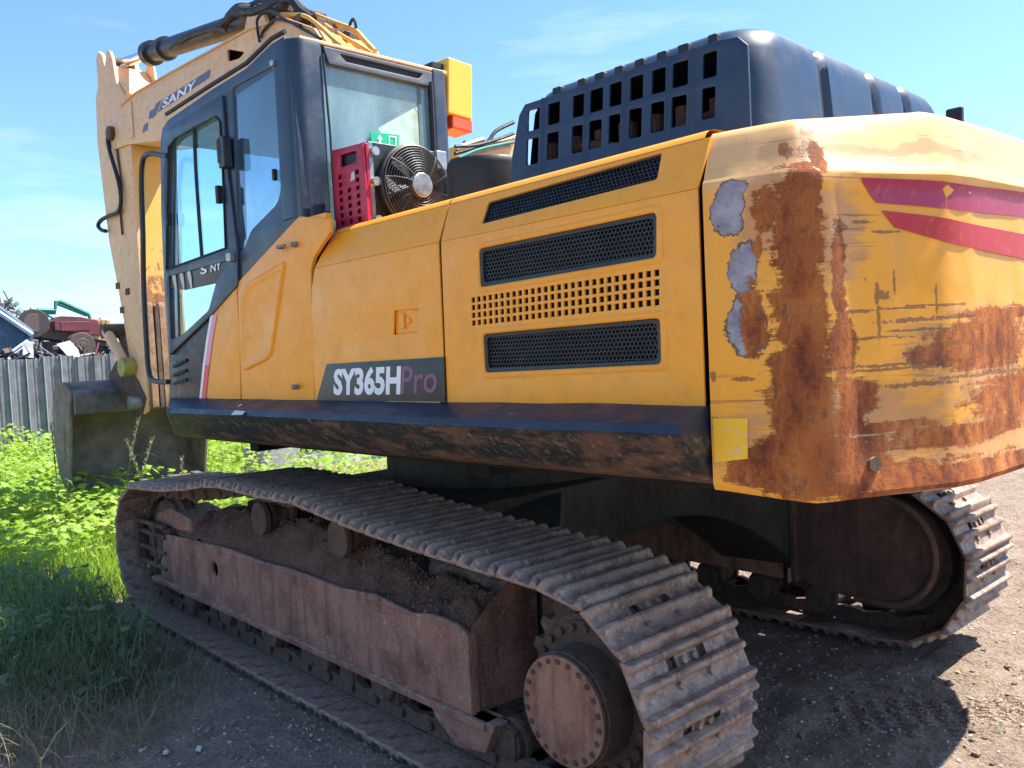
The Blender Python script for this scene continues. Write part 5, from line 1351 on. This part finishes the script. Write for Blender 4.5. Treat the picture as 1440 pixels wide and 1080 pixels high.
# single plants one can tell apart
def stalk(x,y,h,lx,ly,label,seedhead=True,mat='drygrass'):
    t=root('grass_stalk',(x,y,gheight(x,y)),label,'grass plant','tall seeding grass stalks by the bucket')
    P=[Vector((lx*u*u,ly*u*u,h*u)) for u in [i/8 for i in range(9)]]
    mb=MB(); mb.tube(P,.005,5); mb.go('stem',M[mat],t)
    if seedhead:
        V=[];F=[]
        for i in range(26):
            u=.68+.32*i/26; c=Vector((lx*u*u,ly*u*u,h*u)); a=i*2.4; d=Vector((math.cos(a),math.sin(a),1.2)).normalized()*.045; s=Vector((-d.y,d.x,0)).normalized()*.009; k=len(V)
            V+=[c,c+d*.5+s,c+d,c+d*.5-s]; F.append((k,k+1,k+2,k+3))
        mk('seed_head',V,F,M['drygrass'],t,smooth=False)
    V=[];F=[]
    for i in range(4):
        u=.15+.17*i; c=Vector((lx*u*u,ly*u*u,h*u)); a=i*2.7+x*3; d=Vector((math.cos(a),math.sin(a),0)); s=Vector((-d.y,d.x,0))*.010; k=len(V)
        for j in range(5):
            w=j/4; q=c+d*.30*w+Vector((0,0,.26*w-.24*w*w)); V+=[q-s*(1-w),q+s*(1-w)]
        F+=[(k+2*j,k+2*j+1,k+2*j+3,k+2*j+2) for j in range(4)]
    bo=mk('blade',V,F,M['weed'],t,smooth=False); bo['kind']='stuff'
for (px,py,D,h,lx,ly,lb) in ((78,640,5.6,1.25,.0,.02,'straight pale seeding grass stalk at the left edge of the bucket'),(92,645,5.5,1.2,.05,-.02,'second pale seeding stalk just right of the bucket edge'),(170,660,4.9,1.25,.10,-.25,'tall grass stalk arching right in front of the dark bucket'),(186,665,4.7,1.05,.2,-.3,'shorter arching stalk in front of the bucket opening'),(205,640,4.8,1.05,.1,.15,'thin stalk leaning left near the black skirt end'),(250,650,4.5,.85,-.0,-.05,'thin upright stalk under the front end of the black skirt')):
    q=on(px,py,0,D,'T'); stalk(q.x,q.y,h,lx,ly,lb)
def weedplant(px,py,label,n,s,ht,mat):
    q=on(px,py,2,0,'T'); t=root('weed_plant',(q.x,q.y,gheight(q.x,q.y)),label,'weed')
    r=np.random.default_rng(int(px)); mb=MB(); 
    sp=[]
    for i in range(n):
        a=r.uniform(0,6.28); rr=r.uniform(.03,.22)*s; z=r.uniform(.03,ht); sp.append((rr*math.cos(a),rr*math.sin(a),z,1)); mb.tube([(0,0,0),(rr*.4*math.cos(a),rr*.4*math.sin(a),z*.7),(rr*math.cos(a),rr*math.sin(a),z)],.0025,4)
    mb.go('stems',M[mat],t); lo=leaves('leaves',sp,M[mat],None,int(py),.075*s); lo.parent=t
_r=np.random.default_rng(77); _s=[]
while len(_s)<620:
    x=_r.uniform(.9,4.2); y=_r.uniform(1.72,3.0)
    if noise.noise(Vector((x*2,y*2,11)))<-.02: continue
    _s.append((x,y,_r.uniform(.04,.30),_r.uniform(.6,1.3)))
leaves('shade_weeds',_s,M['shade_grass'],'broad leaves mixed into the shaded grass left of the near track, coloured darker for the shade',33,.055)
weedplant(178,965,'low broad leaved weed in shade-darkened green on the gravel left of the near track',30,1.0,.16,'shade_grass')
weedplant(150,945,'small ragged weed at the shaded grass edge',18,.8,.14,'shade_grass')
weedplant(20,660,'large light green weed clump at the far left before the fence',60,2.2,.5,'weed')
# litter
def scrap(px,py,s,label,mat='paper'):
    q=on(px,py,2,0.0,'T'); z=gheight(q.x,q.y); r=random.Random(px); V=[(q.x+s*math.cos(a)*r.uniform(.5,1.1),q.y+s*math.sin(a)*r.uniform(.5,1.1),z+.012+.01*r.random()) for a in [i*math.pi/3 for i in range(6)]]
    V+= [(x+.001,y,z0-.012) for x,y,z0 in V]+[(q.x,q.y,z+.03)]
    F=[(12,i,(i+1)%6) for i in range(6)]+[(i,(i+1)%6,6+(i+1)%6,6+i) for i in range(6)]
    o=mk('litter',V,F,M[mat],None,smooth=False); tag(o,label,'litter')
scrap(222,910,.035,'larger white scrap lying beside the bottom front shoes'); scrap(240,912,.022,'small white scrap right of the larger one beside the shoes')
scrap(166,915,.03,'pale torn scrap caught in the shaded weed'); scrap(279,1052,.022,'pale chip on dark gravel at the bottom left'); scrap(234,1056,.018,'purplish white stone chip near the bottom edge'); scrap(82,990,.03,'pale flat scrap in the dry grass at lower left')
# ================================================================== FENCE, BLOCKS, SCRAPYARD
FX=14.0
FEN=root('corrugated_fence',(FX,-4,0),'grey corrugated sheet metal fence behind the weeds','fence')
FM=plain('galvanised_sheet',(.22,.215,.235),.45,.35,.35,4)
FR=plain('fence_rib_edge',(.50,.50,.52),.4,.5,.2,6)
def fpt(px,py): return on(px,py,0,FX,'T')
y=1.6; k=0
topz=2.0
while y>-9.5:
    w_=.30; z1=topz+.02*math.sin(k*1.7)+.01*math.sin(k*5.1)
    pr=[]
    for (a,d) in ((0,0),(.035,0),(.05,-.045),(.105,-.045),(.12,0),(.155,.0),(.17,.012),(.19,.012),(.205,0),(.24,.0),(.255,.012),(.275,.012),(.285,0),(.30,0)):
        pr.append((d,-a))
    V=[(d,(y+4)+a*1.0,0) for d,a in pr]+[(d+.0+.02*math.sin(k),(y+4)+a*1.0,z1) for d,a in pr]
    n=len(pr); F=[(i,i+1,n+i+1,n+i) for i in range(n-1)]
    o=mk('fence_panel',V,F,FM,FEN,ang=20)
    mb=MB(); mb.box(-.052,-.040,y+4-.050,y+4-.105+.04,0,z1+.003); mb.go('rib_edge',FR,FEN)
    y-=.30; k+=1
mb=MB(); mb.box(.03,.08,-5.5,5.6,1.55,1.62); mb.box(.03,.08,-5.5,5.6,.5,.57); mb.go('fence_rail',FM,FEN)
# concrete blocks seen in the gap beneath the deck
CONC=plain('grey_concrete',(.30,.30,.33),.85,0,.25,5); CONL=plain('pale_concrete',(.55,.57,.55),.85,0,.25,5)
def block(x,pa,pb,pt,mat,lb,d=.8):
    a=on(pa,650,0,x,'T');b=on(pb,650,0,x,'T');t=on((pa+pb)/2,pt,0,x,'T')
    mb=MB(); mb.box(0,d,b.y,a.y,-.05,t.z); o=mb.go('concrete_block',mat,None,bevel=.02); o.location=(x,0,0); tag(o,lb,'concrete block')
block(8.0,367,423,629,CONC,'grey concrete block seen in the gap below the deck, darker one',.6); block(8.4,425,540,634,CONL,'pale concrete block right of the grey one below the deck',.5)
# scrapyard behind the fence
def so_(px,py,X): return on(px,py,0,X,'T')
def bgobj(name,label,cat,builder,mat,X,px,py,bevel=.01,group=None):
    p=so_(px,py,X); mb=MB(); builder(mb); o=mb.go(name,mat,None,bevel=bevel); o.location=p; tag(o,label,cat,group); return o
S=1/58. # metres per photo pixel at the scrap heap (x ~ 17)
XS_=16.5
sc_m={k:plain('scrap_'+k,c,.6,m,.35,3) for k,c,m in (('maroon',(.16,.035,.045),0),('brown',(.11,.075,.065),0),('grey',(.22,.22,.23),.4),('white',(.55,.55,.53),0),('blue',(.05,.10,.17),.2),('green',(.03,.20,.18),.1),('black',(.02,.02,.022),0),('rust',(.20,.09,.05),0),('tan',(.45,.30,.14),0),('beige',(.40,.38,.33),0))}
def px2(x,y): return Vector((0,-x*S,-y*S))
# blue window frame leaning at far left
def b1(mb):
    pts=[(-14,-30),(33,12),(28,24),(-14,58)]
    for i in range(len(pts)):
        a=px2(*pts[i]);b=px2(*pts[(i+1)%len(pts)]); mb.tube([a,b],.07,6)
    mb.add([px2(*p)+Vector((.02,0,0)) for p in pts],[(0,1,2,3)])
bgobj('scrap_window_frame','blue grey window frame leaning at the left end of the scrap heap','scrap',b1,sc_m['blue'],XS_-.6,0,455)
p=so_(0,455,XS_-.7); mb=MB(); mb.tube([px2(30,24),px2(-14,56)],.11,6); mb.tube([px2(-14,-24),px2(33,14)],.05,6); o=mb.go('scrap_bar',plain('pale_blue_bar',(.45,.55,.65),.4,0,.15),None); o.location=p; tag(o,'pale blue bar along the lower edge of the leaning frame','scrap bar')
def b2(mb): mb.cyl((0,0,0),(-.45,.1,0),.30,22); mb.cyl((-.45,.1,0),(-.47,.1,0),.2,20)
bgobj('scrap_drum','brown round drum on top of the scrap heap','drum',b2,sc_m['brown'],XS_,47,456,.02)
def b3(mb): mb.prism([(-.9,-.05),(.75,.28),(.75,.42),(-.9,.12)],0,-.3,.3); mb.box(-.3,.3,-.2,.6,-.25,.1)
o=bgobj('scrap_chassis','brown truck chassis lying over the scrap heap','chassis',lambda mb:(mb.prism([(.75,.20),(-.85,-.06),(-.85,-.34),(.70,-.06)],0,-.3,.3),mb.box(-.2,.2,-.5,.5,-.5,-.15)),sc_m['brown'],XS_,95,470,.02)
o=bgobj('scrap_tractor_body','dark red curved vehicle body lying on the scrap','scrap body',lambda mb:(mb.prism([(.42,0),(.40,.22),(.28,.32),(-.1,.30),(-.45,.22),(-.55,.0),(-.5,-.12),(.4,.02)],0,-.35,.35),mb.box(-.36,-.34,-.3,.3,.0,.2)),sc_m['maroon'],XS_-.1,100,466,.03)
o=bgobj('truck_wheel','dark truck wheel with rusty hub on the fence side of the heap','wheel',lambda mb:(mb.cyl((0,0,0),(-.3,0,0),.27,24),mb.cyl((-.3,0,0),(-.33,0,0),.15,20),mb.cyl((-.33,0,0),(-.37,0,0),.06,12)),sc_m['brown'],XS_-.5,110,486,.02)
def b5(mb):
    P=[px2(0,0),px2(22,0),px2(24,-14),px2(30,-14),px2(62,2),px2(64,10)]
    mb.tube(P,.045,6); mb.tube([px2(2,-3),px2(22,-2)],.06,6); mb.tube([px2(24,-12),px2(60,4)],.035,6); mb.tube([px2(10,2),px2(22,8),px2(10,14)],.03,6)
bgobj('scrap_green_frame','thin green folded frame sticking up above the scrap heap','scrap frame',b5,sc_m['green'],XS_,50,440,.0)
bgobj('scrap_tan_panel','tan ribbed panel between the red body and the arm','scrap panel',lambda mb:(mb.prism([(.25,-.2),(.15,.22),(-.25,.18),(-.2,-.3)],0,-.1,.1),[mb.tube([(-.12,.2-.1*i,-.15),(-.12,.12-.1*i,.18)],.02,5) for i in range(4)]),sc_m['tan'],XS_-.3,137,462,.01)
bgobj('scrap_white_sheet','white crumpled sheet hanging over the fence top','sheet',lambda mb:mb.add([(-.1,.18,.12),(-.15,-.05,.18),(-.05,-.22,.0),(-.2,-.25,-.30),(-.12,.0,-.12),(-.2,.1,-.02)],[(0,1,4,5),(1,2,3,4)]),sc_m['white'],14.6,92,492,.0)
bgobj('scrap_white_sheet','white sheet scrap near the left blue frame','sheet',lambda mb:mb.add([(-.1,.10,.14),(-.15,-.08,.15),(-.05,-.10,-.18),(-.2,.12,-.16)],[(0,1,2,3)]),sc_m['white'],15.2,38,491,.0)
bgobj('scrap_white_tank','white rounded tank behind the arm','tank',lambda mb:mb.cyl((0,-.6,0),(0,.35,0),.16,16),sc_m['white'],XS_+.4,163,455,.03)
# tangled scrap mass (uncountable)
rs=random.Random(5); V=[];F=[]; mats=list(sc_m.values()); me=bpy.data.meshes.new('scrap_heap'); mi=[]
def addbit(c,s,kind,m):
    k=len(V); R=Matrix.Rotation(rs.uniform(0,6.28),3,'X')@Matrix.Rotation(rs.uniform(0,6.28),3,'Z')
    if kind==0: d=(s*rs.uniform(1,2.6),s*rs.uniform(.04,.12),s*rs.uniform(.04,.12))
    elif kind==1: d=(s,s*rs.uniform(.5,1),s*.05)
    else: d=(s*.5,s*.4,s*.4)
    P=[R@Vector((x*d[0],y_*d[1],z*d[2])) for x in(-1,1) for y_ in(-1,1) for z in(-1,1)]
    if kind==1: P=[p+Vector((rs.uniform(-.3,.3)*s,rs.uniform(-.3,.3)*s,rs.uniform(-.3,.3)*s))*.5 for p in P]
    V.extend([tuple(c+p) for p in P]); 
    for f in [(0,1,3,2),(4,6,7,5),(0,4,5,1),(2,3,7,6),(0,2,6,4),(1,5,7,3)]: F.append(tuple(i+k for i in f)); mi.append(m)
for i in range(2600):
    yy=rs.uniform(-7,2.5); prof=1.9+.75*math.exp(-((yy-.5)/.8)**2)+.25*noise.noise(Vector((yy*1.4,0,0)))+.18
    X=rs.uniform(14.8,19)
    if yy<-1.5: prof=2.15+.2*noise.noise(Vector((yy*1.1,3,0)))
    z=prof*(1-rs.random()**2*.9)
    addbit(Vector((X,yy,z)),rs.uniform(.05,.20),rs.choice((0,0,1,1,2)),rs.choice((1,1,2,2,3,4,6,6,7,9,0)))
# higher pile at the far left
for i in range(700):
    yy=rs.uniform(-.6,1.7); X=rs.uniform(17,20); top_=2.75+(yy+.3)*.95
    q=Vector((X,yy-(X-14)*.42+.3,rs.uniform(1.9,1.0+max(2.0,top_)*.72)))
    addbit(q,rs.uniform(.05,.16),rs.choice((0,1,2)),rs.choice((1,2,3,2,6,5,9)))
me.from_pydata(V,[],F); 
for m in mats: me.materials.append(m)
for p,m in zip(me.polygons,mi): p.material_index=m%len(mats)
me.update(); o=bpy.data.objects.new('scrap_heap',me); COL.objects.link(o); tag(o,'tangled heap of scrap metal pieces behind the fence',kind='stuff')
# yellow machine in the yard, seen between cab and engine cover
YM=root('yellow_machine',(0,0,0),'second yellow machine behind, between the cab and engine cover','machine')
def yb(px,py,X=7.5): return on(px,py,0,X,'T')
A=yb(640,228);B=yb(730,185);C_=yb(730,240);D_=yb(640,262)
def slab(name,P,t,mat,par):
    V=[p for p in P]+[p+Vector((t,0,0)) for p in P]; n=len(P)
    return mk(name,V,[tuple(range(n)),tuple(range(n,2*n))]+[(i,(i+1)%n,n+(i+1)%n,n+i) for i in range(n)],mat,par,bevel=.02)
slab('boom',[yb(640,226),yb(668,212),yb(735,196),yb(735,262),yb(640,275)],.5,M['boom'],YM)
slab('top_plate',[yb(640,205,7.3),yb(735,188,7.3),yb(735,194,7.3),yb(640,222,7.3)],.7,M['pipe'],YM)
mb=MB(); mb.tube(smoothpath([yb(640,216,7.1),yb(665,208,7.1),yb(685,200,7.1),yb(698,184,7.1),(yb(722,172,7.1))]),.035,8); mb.tube(smoothpath([yb(640,206,7.0),yb(670,204,7.0),yb(700,196,7.0),(yb(722,188,7.0))]),.03,8); mb.go('hose',M['black'],YM)
mb=MB(); mb.tube(smoothpath([yb(645,222,7.0),yb(668,212,7.0),yb(690,206,7.0),(yb(722,200,7.0))]),.03,8); mb.go('green_hose',sc_m['green'],YM)
mb=MB(); c=yb(690,250); mb.box(c.x+.1,c.x+1.6,c.y-1.1,c.y+.9,0.6,c.z-.2); mb.box(c.x,c.x+2.2,c.y-1.4,c.y-1.0,0,.8); mb.box(c.x,c.x+2.2,c.y+.6,c.y+1.0,0,.8); mb.go('body',M['pipe'],YM,bevel=.05)
q=[yb(697,218,7.45),yb(713,213,7.45),yb(713,224,7.45),yb(697,229,7.45)]
text('side_lettering','328',q[3],q[2]-q[3],(q[0]-q[3]),M['paper'],YM,.0)
for k_,(a_,b_) in enumerate((((642,212),(690,203)),((648,206),(680,196)),((660,214),(715,203)),((680,204),(722,194)),((652,200),(668,214)))):
    mb=MB(); mb.tube([yb(*a_,7.1+.05*k_),yb(*b_,7.1+.05*k_)],.03+.012*(k_%3),7); mb.go('bracket',[M['under'],M['boom'],M['steel'],M['pipe'],M['under']][k_],YM)
